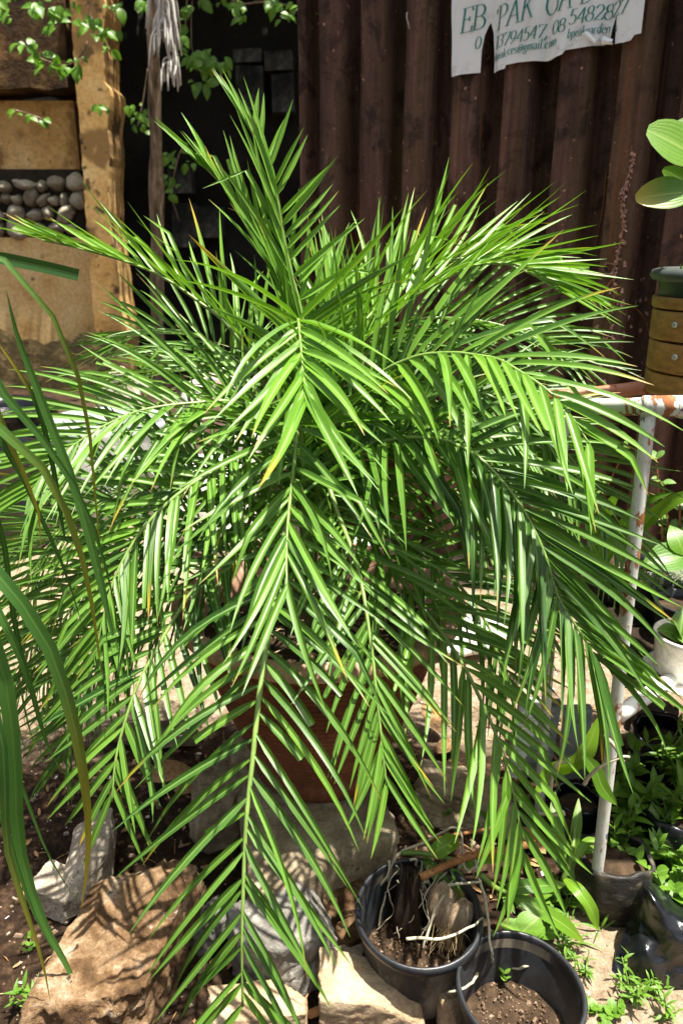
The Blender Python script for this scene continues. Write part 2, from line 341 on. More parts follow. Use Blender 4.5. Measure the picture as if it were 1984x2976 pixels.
def mat_banner():
    m, n, b, out = base_mat('dirty_white_banner'); co = coord(n, 'Object'); cs = coord(n, 'Object', (1, 1, .25))
    c = ramp(n, nz(n, cs, 5, 7, .65), [(.3, (.64, .67, .68)), (.5, (.80, .84, .86)), (.7, (.84, .88, .90))])
    dirt = ramp(n, nz(n, co, 7, 8, .75), [(.54, 0), (.72, .75)]); c = mix(n, dirt, c, (.17, .145, .115))
    n.links.new(c, b.inputs['Base Color']); b.inputs['Roughness'].default_value = .45; bump(n, b, nz(n, co, 30, 3, .5), .2, .004); return m
M['banner'] = mat_banner()
M['ink'] = mat_mottled('faded_teal_ink', [(.3, (.004, .15, .12)), (.52, (.01, .22, .18)), (.68, (.22, .40, .37)), (.75, (.5, .56, .57))], 14, .5, 60, .1, .001)
def mat_clear():
    m, n, b, out = base_mat('cloudy_clear_plastic'); co = coord(n, 'Object')
    b.inputs['Base Color'].default_value = (.60, .64, .66, 1); b.inputs['Roughness'].default_value = .18
    b.inputs['Transmission Weight'].default_value = .45; b.inputs['IOR'].default_value = 1.25
    n.links.new(ramp(n, nz(n, co, 6, 5, .6), [(.3, .08), (.7, .4)]), b.inputs['Roughness']); return m
M['clear'] = mat_clear()

# ------------------------------------------------------------------ ground
def hg(x, y):
    a = noise.noise(V((x*1.3, y*1.3, 3.1))) * .030 + noise.noise(V((x*5, y*5, 9.7))) * .012
    return a * min(1, max(.15, 2.2 - .2*y))
def axis(lo, hi, fine_lo, fine_hi, st):
    a = []; x = fine_lo
    while x <= fine_hi: a.append(x); x += st
    s = st; x = a[-1]
    while x < hi: s *= 1.22; x += s; a.append(x)
    s = st; x = a[0]; pre = []
    while x > lo: s *= 1.22; x -= s; pre.append(x)
    return pre[::-1] + a
xs = axis(-70, 70, -1.3, 1.6, .018); ys = axis(-40, 90, .55, 2.6, .018)
g = MB()
def gz(x, y):
    z = hg(x, y)
    if -1.5 < x < 1.8 and .4 < y < 2.8:
        z += noise.noise(V((x*18, y*18, 1))) * .008 + noise.noise(V((x*45, y*45, 5))) * .005
    return z
g.grid([[(x, y, gz(x, y)) for x in xs] for y in ys])
obj('ground', g, M['ground'], kind='structure', origin=V((0, 0, 0)))

# pebbles, chips and crumbs of soil nobody could count
g = MB(); r = random.Random(3)
for i in range(5200):
    if i < 4200: x, y = r.uniform(-1.1, 1.35), .75 + 2.2 * r.random() ** 1.5
    else: x, y = r.uniform(-2, 2.2), r.uniform(2.4, 5)
    s = .0018 + .0042 * r.random() ** 3 * (1 + .4 * y)
    z = gz(x, y) + s * .3
    rot = Matrix.Rotation(r.random()*6.28, 3, 'Z') @ Matrix.Rotation(r.uniform(-.6, .6), 3, 'X')
    g.box((x, y, z), (s * r.uniform(.8, 1.6), s * r.uniform(.6, 1), s * r.uniform(.3, .7)), rot, r.uniform(.4, .8))
obj('gravel', g, M['pebble'], kind='stuff', smooth=False, label='pale pebbles and crumbs strewn over the dark earth', cat='gravel', origin=V((0, 0, 0)))
g = MB()
for i in range(520):
    x, y = r.uniform(-1.1, 1.3), .8 + 1.9 * r.random() ** 1.3
    s = .0012 + .0032 * r.random() ** 3
    rot = Matrix.Rotation(r.random()*6.28, 3, 'Z') @ Matrix.Rotation(r.uniform(-.8, .8), 3, 'X')
    g.box((x, y, gz(x, y) + s*.4), (s * r.uniform(.8, 2.2), s, s * .3), rot, .7)
obj('shell_grit', g, M['sack'], kind='stuff', smooth=False, label='white flecks of grit scattered on the dark soil', cat='grit', origin=V((0, 0, 0)))

g = MB(); r = random.Random(61)
for i in range(420):
    x, y = (r.uniform(-1.0, .25), r.uniform(.85, 2.3)) if i < 330 else (r.uniform(.2, 1.1), r.uniform(1.1, 2.2))
    s = r.uniform(.006, .020); a = r.random()*6.283; d = V((math.cos(a), math.sin(a), r.uniform(-.1, .35))); x_ = d.cross(V((r.gauss(0, .3), r.gauss(0, .3), 1))).normalized(); q = V((x, y, gz(x, y) + .004))
    if r.random() < .4:
        g.tube([q - d*s*1.3, q + V((0, 0, .003)), q + d*s*1.3], [.0011, .0013, .0008], 4)
    else:
        w_ = s*r.uniform(.25, .5); g.grid([[q + d*s*(2*t-1) + x_*u*w_*math.sin(math.pi*(.1 + .8*t)) + V((0, 0, abs(u)*w_*.7 + .3*s*t*t)) for u in (-1, 0, 1)] for t in (0, .33, .66, 1)])
obj('leaf_litter', g, M['dry_leaf'], kind='stuff', label='brown leaf scraps and twigs littering the dark soil', cat='leaf litter', origin=V((0, 0, 0)))

# ------------------------------------------------------------------ ochre boundary wall (left, far)
WY = 8.0
def wz(y, Y=WY): return P(0, y, Y).z
def wx(x, y, Y=WY): return P(x, y, Y).x
wall = thing('boundary_wall', (wx(0, 1080), WY + .25, -.05), 'ochre rendered wall with damp foot and a recessed cobble panel', 'wall')
def slab_from_outline(pts, y0, y1, sub=0):
    """outline in (x, z) extruded from y0 (front) to y1"""
    b = MB(); n = len(pts)
    b.v = [V((x, y0, z)) for x, z in pts] + [V((x, y1, z)) for x, z in pts]
    b.face(list(range(n))); b.face([n + i for i in range(n)][::-1])
    for i in range(n):
        j = (i + 1) % n; b.face((j, i, n + i, n + j))
    return b
zt = 4.6; xl = -6.5
pan_r = wx(232, 600)
obj('recessed_panel', slab_from_outline([(xl, wz(492)), (pan_r, wz(492)), (pan_r, wz(285)), (xl, wz(285))], WY + .14, WY + .45), M['render_wall'], wall, False)
obj('plinth', slab_from_outline([(xl, -.1), (wx(285, 1000), -.1), (wx(262, 690), wz(690)), (xl, wz(690))], WY + .06, WY + .46), M['render_low_lit'], wall, False)
rr = random.Random(5); L = []; Rr = []
for y in range(1120, -200, -20):
    t = max(0, (y - 640)) / 340.0
    e = 322 + max(0, min(1, t)) * 50 + 10*noise.noise(V((y*.012, 0, 0))) + 4*noise.noise(V((y*.03, 3, 0))) - (14 if y < 250 else 0)
    Rr.append((wx(e, y), wz(y)))
    L.append((wx(228 + (y - 250) * .075 + rr.uniform(-2, 2), y), wz(y)))
obj('pilaster', slab_from_outline(Rr[::-1] + L if False else L[::-1] + Rr, WY - .06, WY + .47), M['render_wall'], wall, False)
led = []
for i in range(24):
    x = xl + (pan_r - xl + .02) * i / 23; led.append((x, wz(262) + rr.uniform(-.03, .02)))
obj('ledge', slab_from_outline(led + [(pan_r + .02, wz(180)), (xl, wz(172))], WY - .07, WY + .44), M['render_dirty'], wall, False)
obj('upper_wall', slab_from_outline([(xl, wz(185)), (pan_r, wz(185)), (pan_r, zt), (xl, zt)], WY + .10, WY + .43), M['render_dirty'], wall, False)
obj('mortar_bed', slab_from_outline([(xl, wz(695)), (pan_r, wz(695)), (pan_r, wz(488)), (xl, wz(488))], WY + .13, WY + .44), M['mortar'], wall, False)
def pebble_mesh(name, seed, sub=2, amp=.18):
    bm = bmesh.new(); bmesh.ops.create_icosphere(bm, subdivisions=sub, radius=1)
    for v in bm.verts:
        n_ = noise.noise(v.co * 1.1 + V((seed*7.3, 0, 0))); v.co *= 1 + amp * n_
    me = bpy.data.meshes.new(name); bm.to_mesh(me); bm.free()
    me.polygons.foreach_set('use_smooth', [True] * len(me.polygons)); return me
cob = [pebble_mesh('cobble_stone', i, 3, .34) for i in range(7)]
for c_ in cob: c_.materials.append(M['cobble'])
row = 0; z = wz(680)
while z < wz(505):
    x = wx(-330, 600) + rr.uniform(0, .1)
    while x < pan_r - .08:
        wd = rr.choice((rr.uniform(.045, .07), rr.uniform(.07, .13))); hh = rr.uniform(.05, .095)
        mt = Matrix.Translation((x + wd, WY + .11 + rr.uniform(-.03, .02), z + hh*.6 + rr.uniform(-.02, .02))) @ Matrix.Rotation(rr.uniform(-.9, .9), 4, 'Y') @ Matrix.Diagonal((wd*.92, .11, hh*.92, 1))
        inst('cobble', rr.choice(cob), wall, mt); x += wd * 1.95
    z += .138
foot = []
for i in range(60): foot.append((xl + (wx(385, 1050) - xl) * i / 59, wz(985 + 60*noise.noise(V((i*.35, 1, 2))) + rr.uniform(-8, 8))))
fx = MB(); rows = [[(x, WY - .072, -.1) for x, z in foot], [(x, WY - .072, z*.6) for x, z in foot], [(x, WY - .063, z) for x, z in foot]]
fx.grid(rows); obj('damp_foot', fx, M['damp'], wall)
# ------------------------------------------------------------------ near-black ruin behind, under the tree top added for shade
ruin = thing('ruined_wall', (.2, 9.2, -.05), 'near black ruined wall with bare grey blocks between yellow wall and brown fence', 'wall')
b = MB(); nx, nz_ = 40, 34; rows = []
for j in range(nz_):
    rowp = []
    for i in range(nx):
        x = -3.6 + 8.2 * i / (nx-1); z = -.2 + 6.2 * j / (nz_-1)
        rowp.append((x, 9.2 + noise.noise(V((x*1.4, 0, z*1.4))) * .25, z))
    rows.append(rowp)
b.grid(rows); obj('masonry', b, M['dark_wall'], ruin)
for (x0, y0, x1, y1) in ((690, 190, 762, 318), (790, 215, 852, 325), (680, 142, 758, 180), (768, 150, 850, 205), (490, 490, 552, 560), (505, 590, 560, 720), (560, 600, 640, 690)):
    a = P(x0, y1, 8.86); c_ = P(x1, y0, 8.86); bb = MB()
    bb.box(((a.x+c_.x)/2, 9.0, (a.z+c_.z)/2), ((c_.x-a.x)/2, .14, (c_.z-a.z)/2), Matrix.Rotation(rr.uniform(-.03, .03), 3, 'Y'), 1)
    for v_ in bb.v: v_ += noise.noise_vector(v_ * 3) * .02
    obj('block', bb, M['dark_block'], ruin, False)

# ------------------------------------------------------------------ brown corrugated fence (right)
FR = P(1878, 700, 3.0); FR.z = 0
FU = V((-.822, .569, 0)).normalized(); FN = V((-FU.y, FU.x, 0)); FN = -FN if FN.y > 0 else FN   # towards the camera
PITCHF = .223; FH = 3.1
def fence_uv(x, y):
    d = ray(x, y); t = (FR - EYE).dot(FN) / d.dot(FN); p = EYE + d * t
    return (p - FR).dot(FU), p.z
def ridge(u):
    """sheet depth behind the outer plane: broad flats, narrow deep valleys with sloping sides"""
    s = (u / PITCHF) % 1.0
    a = min(s, 1 - s)                 # 0 in the middle of a valley
    return -.16 * max(0, min(1, (.25 - a) / .07)) + (.006 if .40 < a < .43 else 0)
fence = thing('metal_fence', FR + FU * .4, 'tall brown corrugated metal fence with flaking paint behind the palm', 'fence')
us = []
umin, umax = -1.9, fence_uv(872, 500)[0]
k = math.floor(umin / PITCHF)
while k * PITCHF < umax:
    for s in (0, .06, .13, .18, .21, .25, .33, .40, .415, .43, .5, .57, .585, .60, .67, .75, .79, .82, .87, .94):
        u = (k + s) * PITCHF
        if umin <= u <= umax: us.append(u)
    k += 1
us.append(umax)
def fpt(u, z, off=0.0):
    dent = noise.noise(V((u*2.2, z*1.6, 4))) * .012 + noise.noise(V((u*7, z*5, 8))) * .004
    return FR + FU * u + FN * (ridge(u) + off + dent) + V((0, 0, z))
NZ = 36
groups = []; cur = []
bounds = [-1.9 + .0, -.9, .04, 1.02 - .07, umax + 1]
for a_, b_ in zip(bounds[:-1], bounds[1:]):
    seg = [u for u in us if a_ <= u <= b_]
    if len(seg) < 2: continue
    seg = seg + [u for u in us if u > seg[-1]][:2]
    mb = MB(); lift = .003 * (len(groups) % 2)
    mb.grid([[fpt(u, -.05 + FH * j / (NZ-1), lift) for u in seg] for j in range(NZ)])
    mb.grid([[fpt(u, -.05 + FH * j / (NZ-1), lift - .004) for u in reversed(seg)] for j in range(NZ)])
    groups.append(obj('corrugated_sheet', mb, M['fence'], fence, True))
# a curling seam of lifted paint flakes down one ridge, as one counted mass
mb = MB(); r = random.Random(12)
for i in range(150):
    y = r.uniform(440, 870); x = 1834 - (y - 440) * .125 + r.gauss(0, 4) + 6 * math.sin(y * .03)
    u, z = fence_uv(x, y); c0 = fpt(u, z, .004); s = r.uniform(.002, .006)
    rot = Matrix.Rotation(r.random()*6.28, 3, 'Z') @ Matrix.Rotation(r.random(), 3, 'X'); mb.box(c0, (s, s*.3, s*1.2), rot, .6)
mb2 = MB(); mb2.tube([fpt(*fence_uv(1834 - (y - 430)*.125 + 6*math.sin(y*.03), y), .004) for y in range(425, 900, 12)], .0022, 5)
for i in range(60):
    x = r.gauss(1790, 70); y = r.gauss(1000, 120)
    u, z = fence_uv(x, y); s = r.uniform(.004, .013)
    mb.box(fpt(u, z, .002), (s*.5, .0012, s), Matrix.Rotation(math.atan2(FU.y, FU.x), 3, 'Z') @ Matrix.Rotation(r.uniform(-.6, .6), 3, 'Y'), .7)
o = obj('paint_flakes', mb, mat_mottled('pink_flaked_primer', [(.3, (.30, .12, .08)), (.6, (.55, .36, .30)), (.8, (.62, .52, .47))], 60, .9), fence, False); o['kind'] = 'stuff'
tn = thing('dried_tendril', mb2.v[0], 'dried tendril with crumbling buds climbing the brown fence', 'dried plant')
obj('stem', mb2, M['cane'], tn)
for i, pl_ in enumerate((((1726, 492), (1716, 600), (1692, 722)), ((1792, 800), (1760, 840), (1722, 900)), ((1786, 850), (1840, 930), (1866, 1030)), ((1160, 0), (1185, 40), (1192, 85)))):
    mb3 = MB(); mb3.tube(spline([fpt(*fence_uv(*q), .012) for q in pl_], 12), .0028, 5)
    obj('dry_stalk', mb3, M['grey_twig'] if i == 3 else M['cane'], None, True, None, ('straight reddish dry stalk on the brown fence', 'dry stalk slanting left below the torn hole', 'pale dry stalk bending right below the torn hole', 'short curled straw high on the brown fence')[i], 'dry stalk', 'dry stalks on the fence')
# torn hole with a curled rusty lip
u, z = fence_uv(1768, 780); mb = MB(); rows = []
tx = FU * -1
for rr_, d_ in ((.001, -.03), (.016, -.028), (.020, .003), (.0235, .007), (.026, .001)):
    rows.append([fpt(u, z, d_ if rr_ < .018 or math.sin(a*.3927) < .1 else .001) + tx * math.cos(a*.3927) * rr_ * (1 + .3*noise.noise(V((a*1.3, 1, 1)))) + V((0, 0, math.sin(a*.3927) * rr_ * (.9 + .3*noise.noise(V((a*1.1, 3, 1)))))) for a in range(16)])
mb.grid(rows, True, None, False); obj('torn_hole', mb, mat_mottled('bare_torn_metal', [(.4, (.05, .03, .02)), (.55, (.30, .20, .12)), (.7, (.6, .58, .54))], 40, .6), fence)

# ------------------------------------------------------------------ torn banner with its lettering
ban = thing('torn_banner', P(1600, 150, 3.3), 'torn white plastic garden banner with teal lettering hung on the brown fence', 'banner')
def bsurf(u, z):
    s = (u / PITCHF) % 1.0; a = min(s, 1 - s)
    sag = -.030 * max(0, min(1, (.24 - a) / .22)) ** 1.5
    wv = noise.noise(V((u*6, z*3, 2))) * .010 + abs(noise.noise(V((u*15 + z*4, z*5, 2)))) * .008
    dent = noise.noise(V((u*2.2, z*1.6, 4))) * .012 + noise.noise(V((u*7, z*5, 8))) * .004
    return FR + FU * u + FN * (.020 + sag + wv + dent) + V((0, 0, z))
edge = [(1318, 226), (1345, 219), (1375, 215), (1398, 213), (1402, 150), (1410, 105), (1420, 76), (1425, 66), (1429, 95), (1431, 150), (1433, 212), (1450, 207), (1471, 202), (1474, 191),
        (1510, 184), (1560, 180), (1604, 176), (1640, 163), (1650, 150), (1690, 143), (1735, 135), (1752, 133), (1770, 118), (1778, 85), (1794, 42), (1793, 80), (1789, 131), (1815, 128), (1838, 122), (1850, 106), (1868, 102)]
eu = [fence_uv(*e) for e in edge]
def zbot(u):
    for (a, za), (b_, zb) in zip(eu[:-1], eu[1:]):
        if b_ <= u <= a: return za + (zb - za) * (a - u) / max(1e-6, a - b_)
    return eu[0][1] if u > eu[0][0] else eu[-1][1]
ztop = fence_uv(1600, -150)[1]
cols = sorted(set([e[0] for e in eu] + [eu[-1][0] + (eu[0][0] - eu[-1][0]) * i / 150 for i in range(151)]), reverse=True)
mb = MB(); rows = []
for j in range(33):
    t = j / 32.0; rows.append([bsurf(u + (t * .018 if u > eu[0][0] - .02 else 0), zbot(u) + (ztop - zbot(u)) * t) for u in cols])
mb.grid(rows); obj('banner_sheet', mb, M['banner'], ban)
# two curled flaps at the second tear
for (pts) in ([(1716, 96), (1738, 122), (1735, 134), (1700, 108)], [(1756, 104), (1785, 118), (1786, 134), (1750, 132)]):
    q = [bsurf(*fence_uv(*p)) for p in pts]; mb = MB(); rows = []
    for j in range(5):
        t = j / 4; rows.append([q[0].lerp(q[1], s/4).lerp(q[3].lerp(q[2], s/4), t) + FN * (.006 + .022 * math.sin(t * 2.6) * (1 - .3*s/4)) for s in range(5)])
    mb.grid(rows); obj('curled_flap', mb, M['banner'], ban)
# broad-pen letters: polylines on a unit cap height, width grows with how upright the stroke runs
def arc(cx, cy, rx, ry, a0, a1, n=12): return [(cx + rx*math.cos(R(a0+(a1-a0)*i/n)), cy + ry*math.sin(R(a0+(a1-a0)*i/n))) for i in range(n+1)]
def sf(x, y, w=.13): return [(x-w, y), (x+w, y)]
GL = {
 'E': (.62, [[(.12, 0), (.12, 1)], [(0, 1), (.55, 1), (.56, .84)], [(.12, .53), (.42, .53)], [(0, 0), (.56, 0), (.60, .2)], [(.42, .62), (.42, .44)]]),
 'B': (.66, [[(.12, 0), (.12, 1)], [(0, 1), (.32, 1)] + arc(.32, .765, .2, .235, 90, -90), [(.12, .53), (.34, .53)] + arc(.34, .265, .25, .265, 90, -90) + [(0, 0)]]),
 'P': (.60, [[(.12, 0), (.12, 1)], [(0, 1), (.32, 1)] + arc(.32, .74, .24, .26, 90, -90) + [(.12, .48)], sf(.12, 0)]),
 'A': (.72, [[(.06, 0), (.36, 1)], [(.36, 1), (.63, 0)], [(.17, .35), (.53, .35)], sf(.06, 0, .1), sf(.63, 0)]),
 'K': (.72, [[(.12, 0), (.12, 1)], sf(.12, 0), sf(.12, 1), [(.60, 1), (.14, .46)], [(.28, .6), (.62, 0)], sf(.62, 0, .1), sf(.60, 1, .1)]),
 'G': (.80, [arc(.40, .5, .37, .51, 50, 330, 22), [(.70, .08), (.70, .42)], sf(.70, .42), [(.64, .86), (.66, 1.0)]]),
 'D': (.76, [[(.12, 0), (.12, 1)], [(0, 1), (.28, 1)] + arc(.28, .5, .42, .5, 90, -90, 18) + [(0, 0)]]),
 '0': (.56, [arc(.27, .5, .23, .5, 90, 450, 24)]), '1': (.36, [[(.2, 0), (.2, 1), (.06, .88)], sf(.2, 0)]),
 '2': (.54, [arc(.26, .74, .2, .26, 170, -30, 14) + [(.06, .02), (.48, .02), (.5, .16)]]),
 '3': (.50, [arc(.22, .76, .18, .24, 150, -90, 14), arc(.22, .27, .22, .27, 90, -150, 14)]),
 '4': (.56, [[(.40, 0), (.40, 1), (.04, .3), (.54, .3)], sf(.40, 0, .1)]),
 '5': (.52, [[(.46, 1), (.14, 1), (.10, .56)] + arc(.22, .32, .23, .31, 110, -140, 16)]),
 '7': (.50, [[(.04, .84), (.06, 1), (.48, 1), (.18, 0)]]),
 '8': (.54, [arc(.26, .755, .18, .245, 90, 450, 20), arc(.26, .265, .23, .265, 90, 450, 20)]),
 '9': (.54, [arc(.26, .68, .21, .32, 0, 360, 20), [(.47, .68), (.42, .3), (.14, 0)]]),
 ',': (.24, [[(.1, .08), (.14, .04), (.04, -.2)]]), "'": (.2, [[(.1, 1.05), (.06, .8)]]), '.': (.22, [[(.08, .06), (.12, .02)]]),
 'a': (.46, [arc(.2, .44, .15, .18, 160, 10, 8) + [(.35, .08), (.43, .02)], arc(.2, .16, .15, .16, 40, 320, 12)]),
 'b': (.52, [[(.1, 1.05), (.1, .0)], arc(.26, .3, .17, .31, 150, -150, 16)]),
 'c': (.44, [arc(.23, .3, .18, .31, 50, 310, 16)]), 'd': (.52, [[(.40, 1.05), (.40, 0), (.48, 0)], arc(.24, .3, .17, .31, 30, 330, 16)]),
 'e': (.46, [[(.06, .34), (.40, .34)] + arc(.23, .3, .17, .31, 10, 310, 16)]),
 'g': (.48, [arc(.21, .42, .14, .2, 0, 360, 16), [(.16, .22), (.1, .1), (.34, .02)] + arc(.22, -.16, .18, .15, 50, -230, 14), [(.33, .55), (.46, .6)]]),
 'i': (.26, [[(.12, 0), (.12, .6), (.04, .57)], [(.11, .86), (.13, .80)], sf(.12, 0, .08)]), 'l': (.26, [[(.12, 0), (.12, 1.05), (.04, 1)], sf(.12, 0, .08)]),
 'k': (.52, [[(.1, 0), (.1, 1.05)], [(.42, .6), (.14, .28)], [(.22, .36), (.46, 0)]]),
 'm': (.80, [[(.1, 0), (.1, .6)], [(.1, .45)] + arc(.24, .44, .14, .17, 150, 0, 8) + [(.38, 0)], [(.38, .45)] + arc(.53, .44, .14, .17, 150, 0, 8) + [(.67, 0)], sf(.1, 0, .07), sf(.38, 0, .07), sf(.67, 0, .07)]),
 'n': (.54, [[(.1, 0), (.1, .6)], [(.1, .45)] + arc(.26, .44, .15, .17, 150, 0, 8) + [(.41, 0)], sf(.1, 0, .07), sf(.41, 0, .07)]),
 'o': (.50, [arc(.24, .3, .18, .31, 90, 450, 18)]), 'p': (.52, [[(.1, .6), (.1, -.35)], arc(.26, .3, .17, .31, 150, -150, 16), sf(.1, -.35, .07)]),
 'r': (.40, [[(.1, 0), (.1, .6)], [(.1, .42)] + arc(.24, .46, .13, .14, 150, 40, 6), sf(.1, 0, .08)]),
 's': (.40, [arc(.2, .46, .13, .14, 30, 260, 10) + arc(.19, .16, .14, .16, 80, -150, 10)]),
 '@': (.86, [arc(.4, .35, .14, .2, 0, 360, 16), [(.56, .56), (.54, .2)] + arc(.62, .3, .13, .16, 230, 360, 6) + arc(.42, .35, .34, .45, 0, 300, 22)]),
 ' ': (.34, [])}
def write(txt, x0, y0, x1, y1, h, name, slant=.12, pen=.085):
    """letters from (x0,y0) to (x1,y1) measured on the photo, laid on the sheet itself"""
    a = fence_uv(x0, y0); b_ = fence_uv(x1, y1); hh = fence_uv(x0, y0 - h)[1] - a[1]
    tot = sum(GL[c][0] for c in txt) or 1; run = 0.0; wd = abs(b_[0] - a[0]) / tot; mb = MB()
    for ch in txt:
        gw, st = GL[ch]
        for pl in st:
            pts = []
            for p, q in zip(pl[:-1], pl[1:]):
                n_ = max(1, int(math.hypot(q[0]-p[0], q[1]-p[1]) / .08))
                for i in range(n_): pts.append((p[0] + (q[0]-p[0])*i/n_, p[1] + (q[1]-p[1])*i/n_))
            pts.append(pl[-1]); Lr = []; Rw = []
            for i, p in enumerate(pts):
                q0, q1 = pts[max(0, i-1)], pts[min(len(pts)-1, i+1)]
                dx, dy = q1[0]-q0[0], q1[1]-q0[1]; l = math.hypot(dx, dy) or 1
                wdt = pen * (.32 + .68 * (abs(dy)/l) ** 1.5); nx_, ny_ = -dy/l*wdt*.5, dx/l*wdt*.5
                for lst, sg in ((Lr, 1), (Rw, -1)):
                    X = p[0] + sg*nx_ + (p[1] + sg*ny_) * slant; Z = p[1] + sg*ny_
                    u = a[0] - (run + X) * wd; zz = a[1] + (b_[1]-a[1]) * ((run + X) * wd) / max(1e-6, abs(b_[0]-a[0])) + Z * hh
                    lst.append(bsurf(u, zz) + FN * .0035)
            mb.grid([Lr, Rw])
        run += gw
        if mb.v: obj('letter', mb, M['ink'], ban); mb = MB()
write('EB', 1342, 101, 1414, 84, 68, 'lettering')
write("'", 1430, 78, 1442, 76, 46, 'lettering')
write('PAK', 1440, 90, 1556, 52, 66, 'lettering')
write('GA', 1584, 50, 1668, 26, 74, 'lettering')
write('D', 1690, 18, 1732, 8, 70, 'lettering')
write('0', 1383, 146, 1401, 143, 34, 'lettering', pen=.10); write('13794547, 08', 1434, 143, 1648, 96, 36, 'lettering', pen=.10)
write('5482827', 1657, 78, 1826, 44, 42, 'lettering', pen=.10)
write('bpeak', 1434, 177, 1475, 168, 24, 'lettering', pen=.12); write('ces@gmail.com', 1478, 162, 1622, 134, 26, 'lettering', pen=.12)
write('bpeakgarden', 1654, 116, 1770, 93, 26, 'lettering', pen=.12); write('s', 1788, 96, 1796, 95, 22, 'lettering', pen=.12)

# ------------------------------------------------------------------ leaves shared between plants
def leaf_mesh(name, mat, W=.4, shape='ovate', fold=.12, curl=.25, n=7, m=4, tip=0.0, wave=0.0):
    rows = []; prof = {'ovate': lambda t: math.sin(math.pi * t ** .75) ** .9, 'lance': lambda t: math.sin(math.pi * t ** .85) ** 1.15,
        'round': lambda t: math.sqrt(max(0, 1 - (2*t-1)**2)), 'strap': lambda t: min(1, t*7) ** .6 * min(1, (1.0001-t)*4.5) ** .7,
        'paddle': lambda t: .32 + .68 * math.sin(math.pi * min(1, max(0, (t-.25)/.78))) if t < .97 else .25}[shape]
    for i in range(n + 1):
        t = i / n; wd = W * .5 * max(.012, prof(t)); row = []
        ang = curl * t; y = math.sin(ang) / curl * 1.0 if curl else t; zc = -(1 - math.cos(ang)) / curl if curl else 0
        for j in range(m + 1):
            s = 2*j/m - 1; row.append((s*wd, y, zc + abs(s)*wd*fold + wave * math.sin(t*14 + s*2) * abs(s)))
        rows.append(row)
    mb = MB(); mb.grid(rows, False, (lambda u, v: (.3, tip * max(0, (v - .6) / .4), 0)))
    me = mb.mesh(name, V((0, 0, 0))); me.materials.append(mat); return me
def lmat(p, d, nrm, s, sw=1.0):
    d = V(d).normalized(); x = d.cross(V(nrm)); x = x.normalized() if x.length > 1e-4 else V((1, 0, 0)); z = x.cross(d)
    m = Matrix((x, d, z)).transposed().to_4x4(); m = m @ Matrix.Diagonal((s*sw, s, s, 1)); m.translation = V(p); return m
LM = {
 'ivy': [leaf_mesh('leaf', M['ivy'], .8, 'ovate', .25, .5), leaf_mesh('leaf', M['ivy'], .65, 'ovate', .1, .9)],
 'weed': [leaf_mesh('leaf', M['weed'], .42, 'ovate', .25, .5), leaf_mesh('leaf', M['weed'], .5, 'ovate', .15, .9), leaf_mesh('leaf', M['weed'], .36, 'ovate', .35, .2)],
 'lance': [leaf_mesh('leaf', M['weed'], .24, 'lance', .3, .5), leaf_mesh('leaf', M['weed'], .2, 'lance', .2, .9)],
 'round': [leaf_mesh('leaf', M['weed'], .85, 'round', .1, .3), leaf_mesh('leaf', M['weed'], .95, 'round', .2, .4)],
 'succ': [leaf_mesh('leaf', M['succ'], .62, 'round', .08, .3), leaf_mesh('leaf', M['succ'], .7, 'ovate', .15, .4)],
 'grass': [leaf_mesh('blade', M['weed'], .07, 'lance', .5, .8), leaf_mesh('blade', M['weed'], .09, 'lance', .5, 1.3)],
 'fern': [leaf_mesh('leaf', M['weed'], .5, 'round', .05, .1, 4, 2)]}
def rdir(r, el0, el1):
    a = r.random() * 6.283; e = R(r.uniform(el0, el1)); return V((math.cos(a)*math.cos(e), math.sin(a)*math.cos(e), math.sin(e)))
def herb(name, base, label, cat, kind='weed', stems=4, h=.12, spread=.05, size=.035, per=7, seed=0, group=None, rosette=False, smat='stem'):
    r = random.Random(seed); base = V(base); t = thing(name, base, label, cat, group)
    for s in range(stems):
        a = r.random()*6.283; lean = V((math.cos(a), math.sin(a), 0)) * spread * r.uniform(.3, 1.1); top = base + lean + V((0, 0, h * r.uniform(.6, 1.1)))
        pts = spline([base + lean*.12, base.lerp(top, .5) - lean*.15, top], 8)
        mb = MB(); mb.tube(pts, [.0032 * (h/.12)**.5 * (1 - .6*i/7) for i in range(8)], 5); obj('stem', mb, M[smat], t)
        for k in range(per):
            f = (k + .7) / per; i = min(6, int(f*7)); p = pts[i].lerp(pts[i+1], f*7 - i)
            for sg in ((0, 1) if not rosette else (0,)):
                aa = k * 1.57 + sg * math.pi + r.uniform(-.5, .5); el = R(r.uniform(5, 45)) if f < .85 else R(r.uniform(35, 75))
                d = V((math.cos(aa)*math.cos(el), math.sin(aa)*math.cos(el), math.sin(el)))
                sz = size * r.uniform(.7, 1.2) * (1 - .35 * abs(f - .55) * 2)
                inst('leaf', r.choice(LM[kind]), t, lmat(p, d, V((0, 0, 1)) + rdir(r, 0, 60)*.4, sz))
    return t
def tuft(base, label, n=9, h=.09, seed=0, group=None):
    r = random.Random(seed); t = thing('grass_tuft', base, label, 'grass tuft', group)
    for i in range(n):
        inst('blade', r.choice(LM['grass']), t, lmat(V(base) + V((r.uniform(-.008, .008), r.uniform(-.008, .008), 0)), rdir(r, 35, 85), V((0, 0, 1)) + rdir(r, -20, 20)*.5, h * r.uniform(.5, 1.2)))
    return t
def gp(x, y, dz=0.0):
    p = G(x, y, 0); p = G(x, y, hg(p.x, p.y)); p.z = gz(p.x, p.y) + dz; return p

